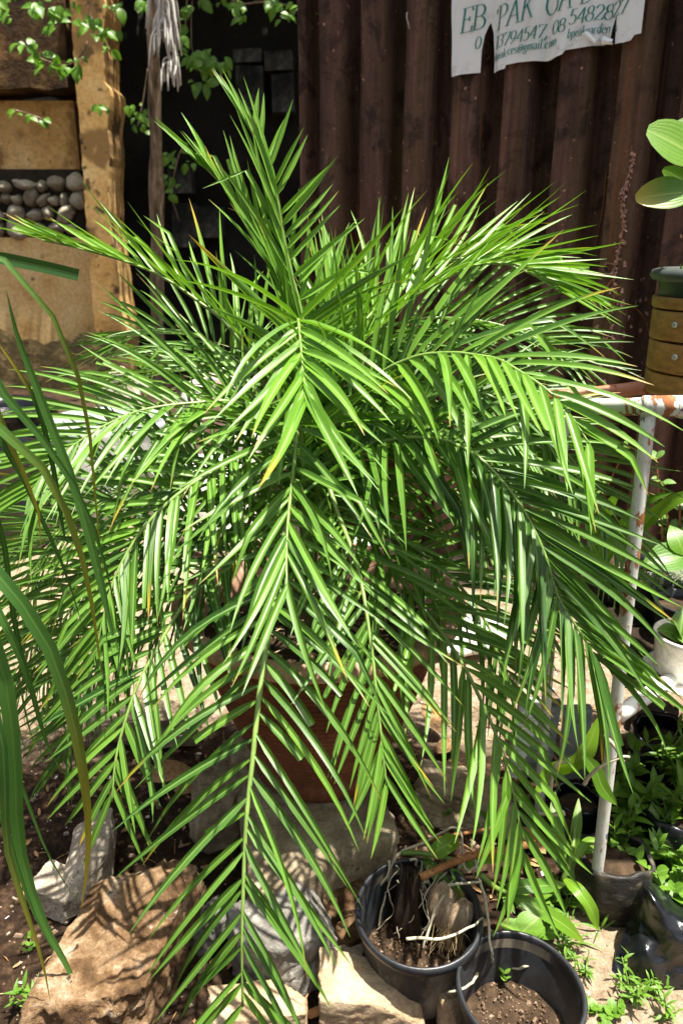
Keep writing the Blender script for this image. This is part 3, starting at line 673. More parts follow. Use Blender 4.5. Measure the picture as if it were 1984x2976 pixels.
# ------------------------------------------------------------------ tree with the pale trunk; leafy top unseen, added to shade the ruin
tr_ = thing('shade_tree', P(455, 1010, 6.6), 'slim pale barked tree before the dark wall', 'tree'); TB = P(452, 1010, 6.6); TB.z = -.05; tr_.location = TB
pts = spline([TB, P(458, 900, 6.6), P(456, 600, 6.6), P(452, 330, 6.55), P(446, 100, 6.5), P(452, -150, 6.5), P(470, -400, 6.6)], 40)
mb = MB(); mb.tube(pts, [.062 - .022 * i/39 + .008 * noise.noise(V((0, 0, i*.7))) for i in range(40)], 14)
for v_ in mb.v: v_ += noise.noise_vector(V((v_.x*9, v_.y*9, v_.z*3))) * .012
obj('trunk', mb, M['bark_pale'], tr_)
r = random.Random(21); top = pts[-1]; leaf_mb = MB(); lim = MB()
clumps = []
for i in range(26):  # unseen leaf clumps, spread to block sun from the ruin
    c_ = V((r.uniform(-.9, 3.4), r.uniform(6.0, 10.8), r.uniform(4.0, 6.0))); clumps.append(c_)
    mid = top.lerp(c_, .5) + V((0, 0, .2)); pp = spline([top - V((0, 0, r.uniform(.0, .5))), mid, c_], 8); lim.tube(pp, [.035 - .027*j/7 for j in range(8)], 6)
for i in range(9):  # more unseen clumps, added to shade the ruin's left part
    clumps.append(V((r.uniform(-2.1, -.6), r.uniform(8.5, 10.2), r.uniform(4.2, 5.2))))
obj('limbs', lim, M['bark_pale'], tr_)
for c_ in clumps:
    for i in range(330):
        q = V((r.gauss(0, 1), r.gauss(0, 1), r.gauss(0, .6))) * .42 + c_
        d = rdir(r, -60, 20); n_ = rdir(r, 20, 90); x = d.cross(n_).normalized(); s = r.uniform(.10, .2); cc = (r.random(), 0, 0)
        o_ = len(leaf_mb.v); leaf_mb.v += [q, q + d*s*.45 + x*s*.3, q + d*s, q + d*s*.45 - x*s*.3]
        leaf_mb.face((o_, o_+1, o_+2, o_+3), [(.5, 0), (1, .5), (.5, 1), (0, .5)], cc)
cr = obj('shade_crown', leaf_mb, M['canopy'], tr_); cr['kind'] = 'stuff'

# ------------------------------------------------------------------ creepers hanging over wall and ruin
def creeper(spots, Y, size, label, seed, path=None, dark=False, vine_r=.006):
    r = random.Random(seed); p0 = P(spots[0][0], spots[0][1], Y); t = thing('creeper', p0, label, 'creeper', 'creepers over the wall and the ruin')
    if path:
        mb = MB(); pp = spline([P(x, y, Y + .02) for x, y in path], 24); mb.tube(pp, vine_r, 5); obj('vine', mb, M['bark_pale'], t)
    for (x, y, n, sx, sy) in spots:
        for i in range(int(n*1.05)):
            q = P(x + r.gauss(0, sx), y + r.gauss(0, sy), Y + r.uniform(-.25, .05))
            d = V((r.uniform(-.8, .8), r.uniform(-.6, .1), r.uniform(-1, .1))); n_ = V((r.uniform(-.5, .5), -.7, r.uniform(.3, 1)))
            inst('leaf', r.choice(LM['ivy']), t, lmat(q, d, n_, size * r.uniform(.35, .85), r.uniform(.7, 1)))
    return t
creeper([(205, 195, 16, 22, 12), (120, 165, 10, 24, 12), (85, 130, 9, 18, 12)], 7.3, .15, 'bright green leafy spray hanging over the ledge of the ochre wall', 31, [(255, 120), (235, 160), (190, 190), (110, 165), (60, 120)])
creeper([(250, 60, 12, 18, 14), (300, 85, 11, 18, 10), (155, 80, 7, 12, 10), (320, 145, 3, 6, 10)], 7.2, .14, 'creeper with lit leaf clumps at the top of the ochre pilaster', 32, [(270, -40), (262, 40), (290, 80), (320, 150)])
creeper([(55, 325, 3, 8, 4), (95, 337, 4, 9, 4), (130, 348, 3, 8, 4)], 7.7, .11, 'thin strand of five or so leaves across the ochre panel', 33, [(40, 318), (95, 335), (140, 352)])
creeper([(585, 180, 13, 22, 14), (640, 190, 12, 20, 16), (575, 240, 5, 14, 8), (620, 232, 4, 10, 6), (570, 155, 3, 8, 5)], 6.4, .15, 'round leaved green clump hanging in front of the dark ruin', 34, [(560, -30), (556, 90), (565, 160), (620, 200)], vine_r=.004)
creeper([(540, 40, 6, 10, 20), (535, 115, 4, 9, 10), (520, 155, 3, 7, 10)], 6.4, .14, 'creeper strand beside the dead grey flower spray', 35, [(545, -40), (540, 60), (525, 160)])
creeper([(520, 450, 9, 22, 14), (500, 530, 6, 16, 16), (490, 560, 5, 16, 8), (540, 470, 4, 12, 8)], 6.9, .12, 'low green creeper climbing the ruin beside the pale trunk', 36, [(520, 640), (500, 560), (520, 450), (545, 420)])
creeper([(405, 340, 10, 16, 18), (385, 300, 5, 12, 14)], 7.4, .13, 'dim dark creeper left of the pale trunk', 37, [(430, 200), (415, 300), (400, 370)])
creeper([(690, 15, 9, 16, 10), (712, 45, 4, 8, 6), (820, 15, 8, 20, 12), (830, 42, 4, 8, 6), (770, 0, 7, 20, 8)], 6.0, .12, 'leafy creeper fringe along the top between ruin and fence', 38, [(640, -20), (700, 10), (780, 5), (850, 20)])
creeper([(20, 10, 9, 30, 16), (110, 10, 8, 25, 14), (190, 20, 7, 20, 12), (400, 10, 9, 30, 14), (330, 15, 6, 20, 12), (600, 0, 8, 30, 8)], 7.0, .16, 'dark leafy creeper hanging along the top of the wall', 39, [(0, -20), (150, -5), (330, -10), (600, -20)])
cv = creeper([(895, 20, 6, 16, 8), (888, 110, 5, 4, 12), (930, 30, 3, 14, 8)], 4.2, .06, 'small vine tip dangling before the left edge of the fence', 40, [(890, -30), (888, 50), (890, 125)], vine_r=.004)
ol = creeper([(292, 306, 3, 6, 3), (308, 312, 3, 6, 4)], 7.6, .11, 'single orange tinged leaf cluster on the ochre pilaster', 41)
# dead grey flower spray
sp_ = thing('dead_flower_spray', P(478, -20, 5.6), 'dead grey palm flower spray hanging in front of the tree trunk', 'flower spray')
mb = MB(); ax = spline([P(476, -160, 5.6), P(474, -20, 5.6), P(480, 90, 5.58), P(492, 170, 5.56), P(502, 228, 5.55)], 30)
mb.tube(ax, [.020 - .013*i/29 for i in range(30)], 6); obj('axis', mb, M['grey_twig'], sp_)
r = random.Random(8)
for i in range(84):
    k = 4 + int(23 * r.random()); p = ax[k]; L_ = r.uniform(.18, .40) * (1.15 - k/36); sd = r.choice((-1, 1, 1)) * r.uniform(.1, .7)
    e = p + V((sd * L_ * .6, r.uniform(-.08, .06), -L_)); m_ = p.lerp(e, .4) + V((sd*.05, 0, .03))
    mb = MB(); mb.tube(spline([p, m_, e], 6), [.006, .007, .007, .007, .006, .004], 5); obj('twig', mb, M['grey_twig'], sp_)

# ------------------------------------------------------------------ rocks
def rock(name, c, size, rz, seed, mat, label, cat='rock', cuts=7, amp=.10, tilt=(0, 0), sub=5, group=None, under=0.0):
    """a broken stone: a box worn by random planar breaks, then pitted"""
    bm = bmesh.new(); bmesh.ops.create_cube(bm, size=2.0); r = random.Random(seed)
    for i in range(cuts):
        d = V((r.gauss(0, 1), r.gauss(0, 1), r.gauss(0, .8))).normalized(); dist = r.uniform(.82, 1.15)
        geo = bm.verts[:] + bm.edges[:] + bm.faces[:]
        res = bmesh.ops.bisect_plane(bm, geom=geo, plane_co=d*dist, plane_no=d, clear_outer=True)
        ed = [e for e in res['geom_cut'] if isinstance(e, bmesh.types.BMEdge)]
        if ed: bmesh.ops.contextual_create(bm, geom=ed)
    bmesh.ops.triangulate(bm, faces=bm.faces[:])
    for k in range(sub):
        long = [e for e in bm.edges if e.calc_length() > .34 / (1 + .55*k)]
        if long: bmesh.ops.subdivide_edges(bm, edges=long, cuts=1); bmesh.ops.triangulate(bm, faces=[f for f in bm.faces if len(f.verts) > 3])
    for _ in range(1): bmesh.ops.smooth_vert(bm, verts=bm.verts[:], factor=.22, use_axis_x=True, use_axis_y=True, use_axis_z=True)
    bm.normal_update(); S_ = V(size); rot = Matrix.Rotation(rz, 3, 'Z') @ Matrix.Rotation(tilt[0], 3, 'X') @ Matrix.Rotation(tilt[1], 3, 'Y')
    mb = MB(); c = V(c)
    for v_ in bm.verts:
        o_ = V((seed*3.7, 0, 0)); co = v_.co
        n_ = noise.fractal(co*1.5 + o_, 1, 2, 4) * amp + noise.noise(co*6 + o_) * amp*.38 + noise.noise(co*15 + o_) * amp*.22 - max(0, noise.noise(co*4 + o_*2) - .25) * amp * 1.2
        if under and co.y < -.3 and co.z < .25: n_ -= under * max(0, min(1, (.25 - co.z)*1.4)) * max(0, .55 + noise.noise(V((co.x*2.2, co.z*2, 9)))*1.1) * min(1, (-.3 - co.y)*2)
        q = co + v_.normal * n_; q = rot @ V((q.x*S_.x, q.y*S_.y, q.z*S_.z)); mb.v.append(c + q)
    for f in bm.faces: mb.face([v_.index for v_ in f.verts])
    bm.free(); return obj(name, mb, mat, None, True, None, label, cat, group)
def at(x, y, z): return G(x, y, z)
rock('boulder', at(352, 2775, .10) + V((0, .0, -.03)), (.098, .180, .108), R(-14), 4, M['rock_brown'], 'large brown boulder with hollowed foot at the front left', cuts=6, amp=.13, tilt=(R(10), R(4)), sub=6, under=.5)
rock('white_stone', at(262, 2500, .06), (.050, .115, .05), R(12), 9, M['rock_pale'], 'pale pitted stone leaning behind the large brown boulder', cuts=6, amp=.07)
rock('white_stone', at(170, 2590, .03), (.055, .045, .035), R(-20), 10, M['rock_pale'], 'low pale stone lying at the left of the brown boulder', cuts=6, amp=.08)
rock('grey_rock', at(830, 2735, .06), (.105, .085, .085), R(28), 15, M['rock_grey'], 'rough grey rock between the front frond tip and the black pot', cuts=6, amp=.09)
rock('cream_rock', at(1075, 2905, .05), (.098, .058, .075), R(2), 22, M['rock_cream'], 'flat topped cream rock at the bottom in front of the black pot', cuts=4, amp=.06)
rock('tan_rock', at(1312, 2965, .04), (.024, .045, .06), R(10), 27, M['rock_cream'], 'narrow tan rock beside the cream rock and the soil pot', cuts=5, amp=.07)
rock('bottom_rock', at(750, 2955, .03), (.09, .045, .05), R(12), 31, M['rock_cream'], 'tan rock under the tip of the front frond', cuts=5, amp=.08)
rock('red_stone', at(1020, 2730, .05), (.030, .028, .03), R(30), 35, M['rock_brown'], 'small reddish stone touching the black pot', cuts=5, amp=.12, sub=3)
rock('red_stone', at(1005, 2790, .04), (.036, .026, .026), R(-10), 36, M['rock_pale'], 'small pale stone under the reddish one', cuts=5, amp=.1, sub=3)
rock('broken_rock', at(620, 2700, .03), (.05, .035, .04), R(50), 41, M['rock_grey'], 'small broken rock wedged between boulder and grey rock', cuts=7, amp=.14, sub=4)
rock('brown_chunk', at(1010, 2630, .03), (.06, .05, .04), R(15), 43, M['rock_brown'], 'brown chunk between concrete block and black pot', cuts=6, amp=.13, sub=4)
rock('concrete_chunk', at(640, 2360, .07), (.07, .06, .10), R(20), 47, M['concrete'], 'upright broken concrete chunk left of the clay pot foot', cuts=5, amp=.06, tilt=(0, R(12)))
rock('concrete_chunk', at(420, 2100, .06), (.16, .07, .05), R(8), 49, M['concrete'], 'flat mossy concrete piece behind the left fronds', cuts=4, amp=.06)
rock('concrete_chunk', at(1350, 2330, .03), (.13, .09, .05), R(-15), 52, M['concrete'], 'low grey stone right of the clay pot', cuts=6, amp=.1)
rock('dark_stone', at(1890, 2090, .12), (.05, .05, .055), .3, 55, M['dark_stone'], 'dark rounded stone highest of the three behind the pipe leg', cuts=3, amp=.08, sub=4)
rock('dark_stone', at(1945, 2185, .10), (.055, .04, .035), .9, 57, M['dark_stone'], 'dark stone nearest the right edge below the pipe shelf', cuts=3, amp=.08, sub=4)
rock('dark_stone', at(1920, 2225, .06), (.04, .03, .025), .1, 58, M['dark_stone'], 'small flat dark stone under the other dark stones', cuts=3, amp=.08, sub=4)
# concrete block under the pot
A_ = at(770, 2608, .15); B_ = at(1140, 2425, .15); ex = (B_ - A_).normalized(); ey = V((-.22, .97, 0)).normalized(); ln = (B_ - A_).length
bm = bmesh.new(); bmesh.ops.create_cube(bm, size=1); bmesh.ops.subdivide_edges(bm, edges=bm.edges[:], cuts=14, use_grid_fill=True)
mb = MB()
for v_ in bm.verts:
    q = v_.co; wear = .012 * sum(1 for k in q if abs(k) > .49) ** 1.5 * (.4 + noise.noise(q*9))
    p = A_ + ex * ((q.x + .5) * (ln + .05) - .03) + ey * ((q.y + .5) * .60) + V((0, 0, -.085 + q.z * .17))
    p += noise.noise_vector(p*8)*.006 + noise.noise_vector(p*26)*.003; p -= (p - (A_ + ex*ln*.5 + ey*.3)).normalized() * max(0, wear - .012); mb.v.append(p)
for f in bm.faces: mb.face([v_.index for v_ in f.verts])
bm.free(); obj('concrete_block', mb, M['concrete'], None, True, None, 'worn concrete block under the big clay pot', 'concrete block')

# ------------------------------------------------------------------ the clay pot
PC = V((-.056, 1.685, .15)); RIM = .358; PH = .492
pot = thing('clay_pot', PC, 'big terracotta pot with grooved sides and thick worn rim under the palm', 'pot')
z1 = PH - .046; prof = [(.001, .0), (.165, .0), (.172, .006), (.176, .02), (.172, .045), (.165, .052), (.166, .058)]
n = 26
for i in range(n):
    t = i / n
    for s, rr_ in ((0, 0), (.3, .0075), (.7, .0075)):
        tt = t + s/n; prof.append((.166 + (.308 - .166) * (tt ** .82) + rr_, .058 + (z1 - .058) * tt))
prof += [(.309, z1), (.309, z1 + .004)]
mb = MB(); mb.lathe(prof, 72, PC); obj('pot_body', mb, M['terra'], pot)
prof = [(.305, z1 + .002), (.335, z1), (.352, z1 + .010), (RIM, z1 + .022), (.355, z1 + .037), (.344, PH), (.328, PH + .001), (.319, PH - .012), (.297, PH - .05), (.270, PH - .12), (.255, PH - .14)]
mb = MB(); mb.lathe(prof, 72, PC, .004, 3); obj('pot_rim', mb, M['terra_rim'], pot)
soil = thing('pot_soil', PC + V((0, 0, PH - .09)), 'dry crumbly earth filling the clay pot', 'soil')
mb = MB(); rows = []
for i in range(26):
    rad = .289 * i / 25; rows.append([PC + V((math.cos(a*.0982)*rad, math.sin(a*.0982)*rad, PH - .075 + noise.noise(V((math.cos(a*.0982)*rad*9, math.sin(a*.0982)*rad*9, 1)))*.012 + noise.noise(V((math.cos(a*.0982)*rad*40, math.sin(a*.0982)*rad*40, 1)))*.007 - .012*(i/25)**3)) for a in range(64)])
mb.grid(rows, True); obj('soil_surface', mb, M['soil'], soil)
mb = MB(); r = random.Random(6)
for i in range(700):
    a = r.random()*6.283; rad = .275 * math.sqrt(r.random()); s = .003 + .013 * r.random()**2; c_ = PC + V((math.cos(a)*rad, math.sin(a)*rad, PH - .070 + r.random()*.012))
    mb.box(c_, (s, s*.12, s*.06), Matrix.Rotation(r.random()*6.3, 3, 'Z') @ Matrix.Rotation(r.uniform(-.4, .4), 3, 'Y'))
o = obj('chaff', mb, M['fibre'], soil, False); o['kind'] = 'stuff'
for k, (x, y, lab) in enumerate(((690, 1840, 'small bright weed in the pot soil by the left rim'), (745, 1790, 'second weed in the pot soil behind the left rim'), (1180, 1640, 'weed at the right back of the pot soil'))):
    herb('pot_weed', at(x, y, PC.z + PH - .075), lab, 'weed', 'round', 3, .05, .035, .035, 3, 60 + k)

# ------------------------------------------------------------------ two black plastic pots at the front
def black_pot(c, rad, h, tilt, label, soilz, seed):
    t = thing('plastic_pot', c, label, 'pot', 'black plastic pots on the ground'); rot = Matrix.Rotation(tilt[0], 3, 'X') @ Matrix.Rotation(tilt[1], 3, 'Y')
    def fin(mb):
        for i, v_ in enumerate(mb.v): mb.v[i] = c + rot @ (v_ - c)
        return mb
    mb = MB(); mb.lathe([(.001, 0), (rad*.72, 0), (rad*.75, .01), (rad*.93, h - .012), (rad*.955, h - .006), (rad*.955, h - .002)], 56, c); obj('pot_wall', fin(mb), M['black_plastic'], t)
    mb = MB(); mb.lathe([(rad*.95, h - .012), (rad*.985, h - .013), (rad*1.01, h - .006), (rad*1.01, h + .002), (rad*.99, h + .008), (rad*.955, h + .009), (rad*.93, h + .004), (rad*.925, h - .004)], 64, c, .0035, seed); obj('pot_lip', fin(mb), M['black_plastic'], t)
    mb = MB(); mb.lathe([(rad*.926, h - .003), (rad*.90, h*.7), (rad*.80, h*.2), (rad*.74, .004)], 56, c); obj('inner_wall', fin(mb), M['dusty_plastic'], t)
    mb = MB(); rows = []; rs = rad * (.74 + .19 * soilz / h)
    for i in range(16):
        q = rs * i / 15; rows.append([c + V((math.cos(a*.131)*q, math.sin(a*.131)*q, soilz + noise.noise(V((math.cos(a*.131)*q*30, math.sin(a*.131)*q*30, seed)))*.008 + noise.noise(V((math.cos(a*.131)*q*90, math.sin(a*.131)*q*90, seed)))*.004)) for a in range(48)])
    mb.grid(rows, True); obj('soil', fin(mb), M['soil'], t)
    mb = MB(); r = random.Random(seed)
    for i in range(300):
        a = r.random()*6.283; q = rs * .95 * math.sqrt(r.random()); s = .001 + .0032 * r.random()**4
        mb.box(c + V((math.cos(a)*q, math.sin(a)*q, soilz + .004)), (s*r.uniform(.8, 1.5), s, s*.7), Matrix.Rotation(r.random()*6, 3, 'Z') @ Matrix.Rotation(r.uniform(-.6, .6), 3, 'X'), .6)
    o = obj('soil_crumbs', fin(mb), M['crumb'], t, False); o['kind'] = 'stuff'
    return t
c1 = at(1213, 2630, .20); p1 = V((c1.x, c1.y, 0.0)); c1z = .20
black_pot(p1, .126, .20, (R(5), 0), 'black plastic pot holding a rotten stump and coconut husk', .075, 5)
c2 = at(1500, 2868, .17); p2 = V((c2.x, c2.y, 0.0))
black_pot(p2, .116, .17, (R(2), R(2)), 'black plastic pot with bare soil and one seedling at the bottom', .065, 6)
# stump
mb = MB(); rows = []; s0 = at(1195, 2700, .085); s1 = at(1190, 2528, .235); s1 = s0 + (s1 - s0) * 1.0
for i in range(14):
    t = i/13; c_ = s0.lerp(s1, t); rows.append([c_ + V((math.cos(a*.1745), math.sin(a*.1745)*.8, 0)) * (.034 - .013*t) * (1 + .5 * noise.noise(V((math.cos(a*.1745)*1.6, math.sin(a*.1745)*1.6, t*1.5))) + .45*noise.noise(V((math.cos(a*.1745)*5, math.sin(a*.1745)*5, t*1.2)))) + V((0, 0, .045 * noise.noise(V((math.cos(a*.1745)*3, math.sin(a*.1745)*3, 4))) * max(0, t - .6)*2.5)) for a in range(36)])
mb.grid(rows, True, None, True); obj('rotten_stump', mb, M['wood_dark'], None, True, None, 'dark rotten stump standing in the black pot', 'stump')
def husk(a, b_, rad, seed, lab):
    t = thing('coconut_husk', a, lab, 'coconut husk'); a = V(a); b_ = V(b_); ax_ = (b_ - a); mb = MB(); rows = []; r = random.Random(seed)
    sx = ax_.normalized().cross(V((0, 0, 1))).normalized(); sz = sx.cross(ax_.normalized())
    for i in range(10):
        q = i/9; w_ = rad * math.sin(math.pi * (.12 + .8*q)) ** .7
        rows.append([a + ax_*q + (sx * math.cos(R(-10 + 200*j/10)) + sz * math.sin(R(-10 + 200*j/10))) * w_ * (1 + .1 * noise.noise(V((q*4, j*.7, seed)))) for j in range(11)])
    mb.grid(rows); obj('shell', mb, M['husk'], t)
    mb = MB()
    for i in range(60):
        j = r.randrange(11); p = rows[r.randrange(0, 3)][j]; e = p - ax_ * r.uniform(.2, .6) + V((r.gauss(0, .012), r.gauss(0, .012), r.gauss(-.004, .01)))
        mb.tube([p, p.lerp(e, .5) + V((0, 0, .004)), e], [.0009, .0008, .0004], 3, False)
    o = obj('fibres', mb, M['fibre'], t); o['kind'] = 'stuff'; return t
husk(at(1300, 2700, .12), at(1272, 2560, .2), .032, 3, 'split coconut husk upright behind the stump in the pot')
husk(at(1310, 2710, .13), at(1365, 2615, .19), .026, 4, 'frayed coconut husk leaning on the pot rim')
# brown cane lying over the pot
cane = thing('cane_cutting', at(1225, 2548, .24), 'jointed brown cane lying across the black pot', 'cane')
pp = spline([at(1222, 2550, .235), at(1330, 2500, .245), at(1400, 2480, .25), at(1500, 2462, .25), at(1545, 2452, .25)], 40)
mb = MB(); mb.tube(pp, [.0072 + .0018 * (abs((i*.29) % 1 - .5) > .4) for i in range(40)], 8); obj('cane_stem', mb, M['cane'], cane)
for i in range(4, 40, 7):
    mb = MB(); mb.tube([pp[i], pp[i] + V((.004, -.004, .012))], [.004, .001], 5); obj('bud', mb, M['cane'], cane)
cane2 = thing('cane_cutting', at(1270, 2440, .14), 'second thin brown cane behind the black pot', 'cane')
mb = MB(); mb.tube(spline([at(1215, 2448, .12), at(1330, 2425, .15), at(1470, 2400, .16)], 16), .0045, 6); obj('cane_stem', mb, M['cane'], cane2)
# dry leaves
def dry_leaf(p, d, nrm, L_, seed, lab):
    r = random.Random(seed); me = leaf_mesh('dry_leaf', M['dry_leaf'], .5, 'ovate', r.uniform(.1, .7), r.uniform(.3, 1.1), 8, 4, 0, .02)
    o = inst('dry_leaf', me, None, lmat(p, d, nrm, L_)); tag(o, lab, 'dry leaf', 'dry leaves lying about')
for i, (x, y, z, d, L_, lab) in enumerate((
    (430, 2262, .03, (1, .15, .2), .14, 'broad pale brown dry leaf left of the clay pot'), (560, 2275, .03, (.8, -.5, .35), .11, 'curled reddish dry leaf beside the clay pot foot'),
    (505, 2300, .025, (.9, .4, .1), .08, 'small dry leaf under the two larger ones'), (1280, 2130, .05, (-.3, .7, .5), .13, 'long curled brown dry leaf right of the clay pot'),
    (1270, 2190, .03, (.7, .5, .3), .09, 'dark dry leaf curled under the long one'), (1412, 2815, .10, (.55, .7, .5), .075, 'pale dry leaf standing in the soil pot'),
    (1490, 2500, .12, (.9, .2, .1), .06, 'whitish dry scrap behind the black pot'), (1585, 2480, .03, (-.6, .6, .2), .12, 'red brown dry leaf behind the orchid'))):
    dry_leaf(at(x, y, z), d, (0.1, -.4, 1), L_, 70 + i, lab)
herb('seedling', at(1462, 2845, .075), 'tiny green seedling in the soil of the black pot', 'seedling', 'round', 1, .028, .004, .022, 3, 77)

# ------------------------------------------------------------------ rambling orchid: roots, stems and strap leaves
orc = thing('orchid', at(1180, 2490, .2), 'rambling orchid with white aerial roots spilling over the black pot', 'orchid')
def path_tube(name, pts, rad, mat, par, k=6, wig=.0025, seed=0):
    pp = spline(pts, max(10, 6 * len(pts))); mb = MB()
    for i, p in enumerate(pp): p += noise.noise_vector(p*40 + V((seed, 0, 0))) * wig
    n = len(pp); mb.tube(pp, [rad * (1 - .35*i/n) for i in range(n)], k); return obj(name, mb, M[mat], par)
roots = [
 [(1155, 2485, .24), (1135, 2520, .21), (1118, 2600, .14), (1100, 2690, .10)], [(1150, 2490, .23), (1180, 2470, .24), (1250, 2440, .25), (1310, 2405, .26), (1338, 2420, .25), (1345, 2490, .23)],
 [(1130, 2500, .23), (1125, 2545, .20), (1085, 2600, .14)], [(1180, 2730, .205), (1260, 2728, .215), (1330, 2715, .215), (1372, 2690, .215), (1405, 2668, .21)],
 [(1345, 2500, .24), (1320, 2545, .2), (1260, 2660, .16), (1240, 2740, .12)], [(1300, 2570, .23), (1350, 2566, .235), (1395, 2562, .235)],
 [(1375, 2490, .24), (1395, 2560, .23), (1412, 2640, .21), (1425, 2750, .19), (1430, 2800, .11)], [(1385, 2825, .1), (1375, 2855, .15), (1330, 2876, .17), (1300, 2885, .16)],
 [(1430, 2790, .1), (1480, 2795, .10), (1540, 2795, .11)], [(1450, 2800, .1), (1500, 2815, .10), (1520, 2812, .11), (1562, 2802, .12)],
 [(1190, 2500, .23), (1210, 2500, .23), (1205, 2530, .2)], [(1290, 2600, .2), (1250, 2680, .15), (1228, 2755, .12)], [(1340, 2500, .24), (1360, 2530, .22), (1410, 2480, .24), (1440, 2450, .25)]]
for i, rt in enumerate(roots): path_tube('aerial_root', [at(*q) for q in rt], .0033, 'root', orc, 6, .003, i)
rx_ = random.Random(44)
for i in range(16):
    a_ = at(1140 + rx_.random()*190, 2500 + rx_.random()*60, .22); b_ = at(1090 + rx_.random()*260, 2590 + rx_.random()*150, .10)
    path_tube('aerial_root', [a_, a_.lerp(b_, .35) + V((rx_.gauss(0, .015), rx_.gauss(0, .01), .01)), a_.lerp(b_, .7) + V((rx_.gauss(0, .02), rx_.gauss(0, .015), 0)), b_], rx_.uniform(.0014, .0024), 'root', orc, 5, .006, 60 + i)
stems = [[(1165, 2478, .235), (1230, 2480, .24), (1330, 2500, .24)], [(1395, 2540, .24), (1440, 2580, .22), (1500, 2600, .2)], [(1635, 2560, .10), (1660, 2480, .16), (1670, 2380, .2)]]
for i, rt in enumerate(stems): path_tube('orchid_stem', [at(*q) for q in rt], .0062, 'stem', orc, 7, .001, i)
def strap_leaf(par, pts, wd, mat, name='leaf', nrm=None, tip=0.0, fold=.25, cut=False, seed=0, m=4):
    """a strap that follows a path in the place, widest in the middle"""
    pp = spline(pts, 22); n = len(pp); rows = []
    for i, p in enumerate(pp):
        t = i/(n-1); d = (pp[min(i+1, n-1)] - pp[max(i-1, 0)]).normalized(); nn = V(nrm) if nrm else V((0, -.55, .85))
        x = d.cross(nn); x = x.normalized() if x.length > .05 else V((1, 0, 0)); z = x.cross(d)
        k = min(1, .35 + t*3) * (1 if cut else min(1, (1.004 - t) * 3.2) ** .75); w_ = wd * .5 * k
        rows.append([p + x*s*w_ + z*abs(s)*w_*fold for s in [2*j/m - 1 for j in range(m+1)]])
    mb = MB(); rr_ = (seed * .37) % 1; mb.grid(rows, False, (lambda u, v: (rr_, tip * max(0, (v-.7)/.3), 0))); return obj(name, mb, mat, par)
for i, (pts, w_) in enumerate((
    ([(1445, 2600, .19), (1500, 2580, .22), (1570, 2575, .22), (1645, 2570, .2)], .028), ([(1480, 2600, .2), (1560, 2640, .19), (1640, 2690, .15), (1695, 2738, .1)], .03),
    ([(1640, 2555, .16), (1680, 2590, .17), (1715, 2640, .14), (1737, 2700, .08)], .028), ([(1665, 2560, .1), (1630, 2450, .16), (1610, 2360, .2), (1612, 2300, .22)], .026),
    ([(1655, 2540, .1), (1665, 2460, .16), (1675, 2390, .2), (1680, 2320, .23)], .024), ([(1670, 2500, .16), (1700, 2450, .19), (1745, 2440, .2)], .018),
    ([(1640, 2540, .1), (1615, 2480, .12), (1605, 2420, .13)], .02), ([(1670, 2490, .14), (1700, 2470, .17), (1755, 2475, .16)], .018),
    ([(1250, 2485, .24), (1290, 2460, .26), (1330, 2430, .25)], .036), ([(1230, 2490, .22), (1260, 2530, .21), (1300, 2580, .18), (1350, 2615, .17)], .026),
    ([(1340, 2520, .22), (1400, 2495, .23), (1480, 2490, .22)], .026), ([(1310, 2525, .22), (1335, 2560, .2), (1345, 2610, .18)], .022))):
    strap_leaf(orc, [at(*q) for q in pts], w_, M['orchid'], 'leaf', None, .8 if i in (9, 11) else .1, .2, False, i)
# orchid spray by the pipe leg with its own root
orc2 = thing('orchid', P(1700, 2190, 1.30), 'orchid shoot with one long leaf across the white pipe leg', 'orchid')
strap_leaf(orc2, [P(1695, 2195, 1.30), P(1730, 2240, 1.29), P(1750, 2290, 1.28), P(1790, 2340, 1.27)], .028, M['orchid'], 'leaf', (0, -1, .3), 0, .2, False, 3)
strap_leaf(orc2, [P(1560, 2300, 1.42), P(1600, 2240, 1.44), P(1690, 2200, 1.40), P(1740, 2080, 1.42)], .04, M['orchid'], 'leaf', (0, -1, .3), 0, .2, False, 5)
path_tube('aerial_root', [P(1695, 2280, 1.28), P(1730, 2235, 1.27), P(1770, 2215, 1.26), P(1800, 2200, 1.26), P(1830, 2202, 1.26)], .0042, 'root', orc2)
path_tube('aerial_root', [P(1755, 2135, 1.27), P(1785, 2170, 1.26), P(1805, 2205, 1.26), P(1812, 2212, 1.26)], .0042, 'root', orc2)
path_tube('aerial_root', [P(1655, 2210, 1.38), P(1612, 2225, 1.38), P(1600, 2300, 1.37), P(1612, 2345, 1.36), P(1640, 2365, 1.36), P(1600, 2368, 1.36), P(1540, 2362, 1.38)], .005, 'root', orc2)

# ------------------------------------------------------------------ rusty pipe stand at the right
LT = P(1884, 1200, 1.335); LB = G(1721, 2662, 0); LB.z = -.03
st = thing('pipe_stand', LB, 'tall white painted pipe stand with rust, right of the palm', 'stand')
def pipe(name, pts, rad, mat, n=12):
    mb = MB(); pp = spline(pts, n); mb.tube(pp, [rad * (1 + .02 * noise.noise(V((i*.9, rad*50, 0)))) for i in range(n)], 16); return obj(name, mb, M[mat], st)
pipe('leg', [LB, LT], .0128, 'white_pipe', 20)
pipe('rail', [P(1668, 1166, 1.60), P(1750, 1182, 1.48), LT + V((0, 0, .012))], .0165, 'white_pipe')
pipe('rail', [LT + V((-.012, 0, .012)), LT + V((.25, -.01, .014)), LT + V((.6, -.03, .014))], .0195, 'white_pipe')
pipe('rail', [P(1580, 1156, 1.62), P(1750, 1142, 1.60), P(1912, 1120, 1.58)], .0155, 'rust_pipe')
pipe('leg', [G(1562, 2420, -.02), P(1640, 1190, 1.60)], .0125, 'white_pipe', 20)
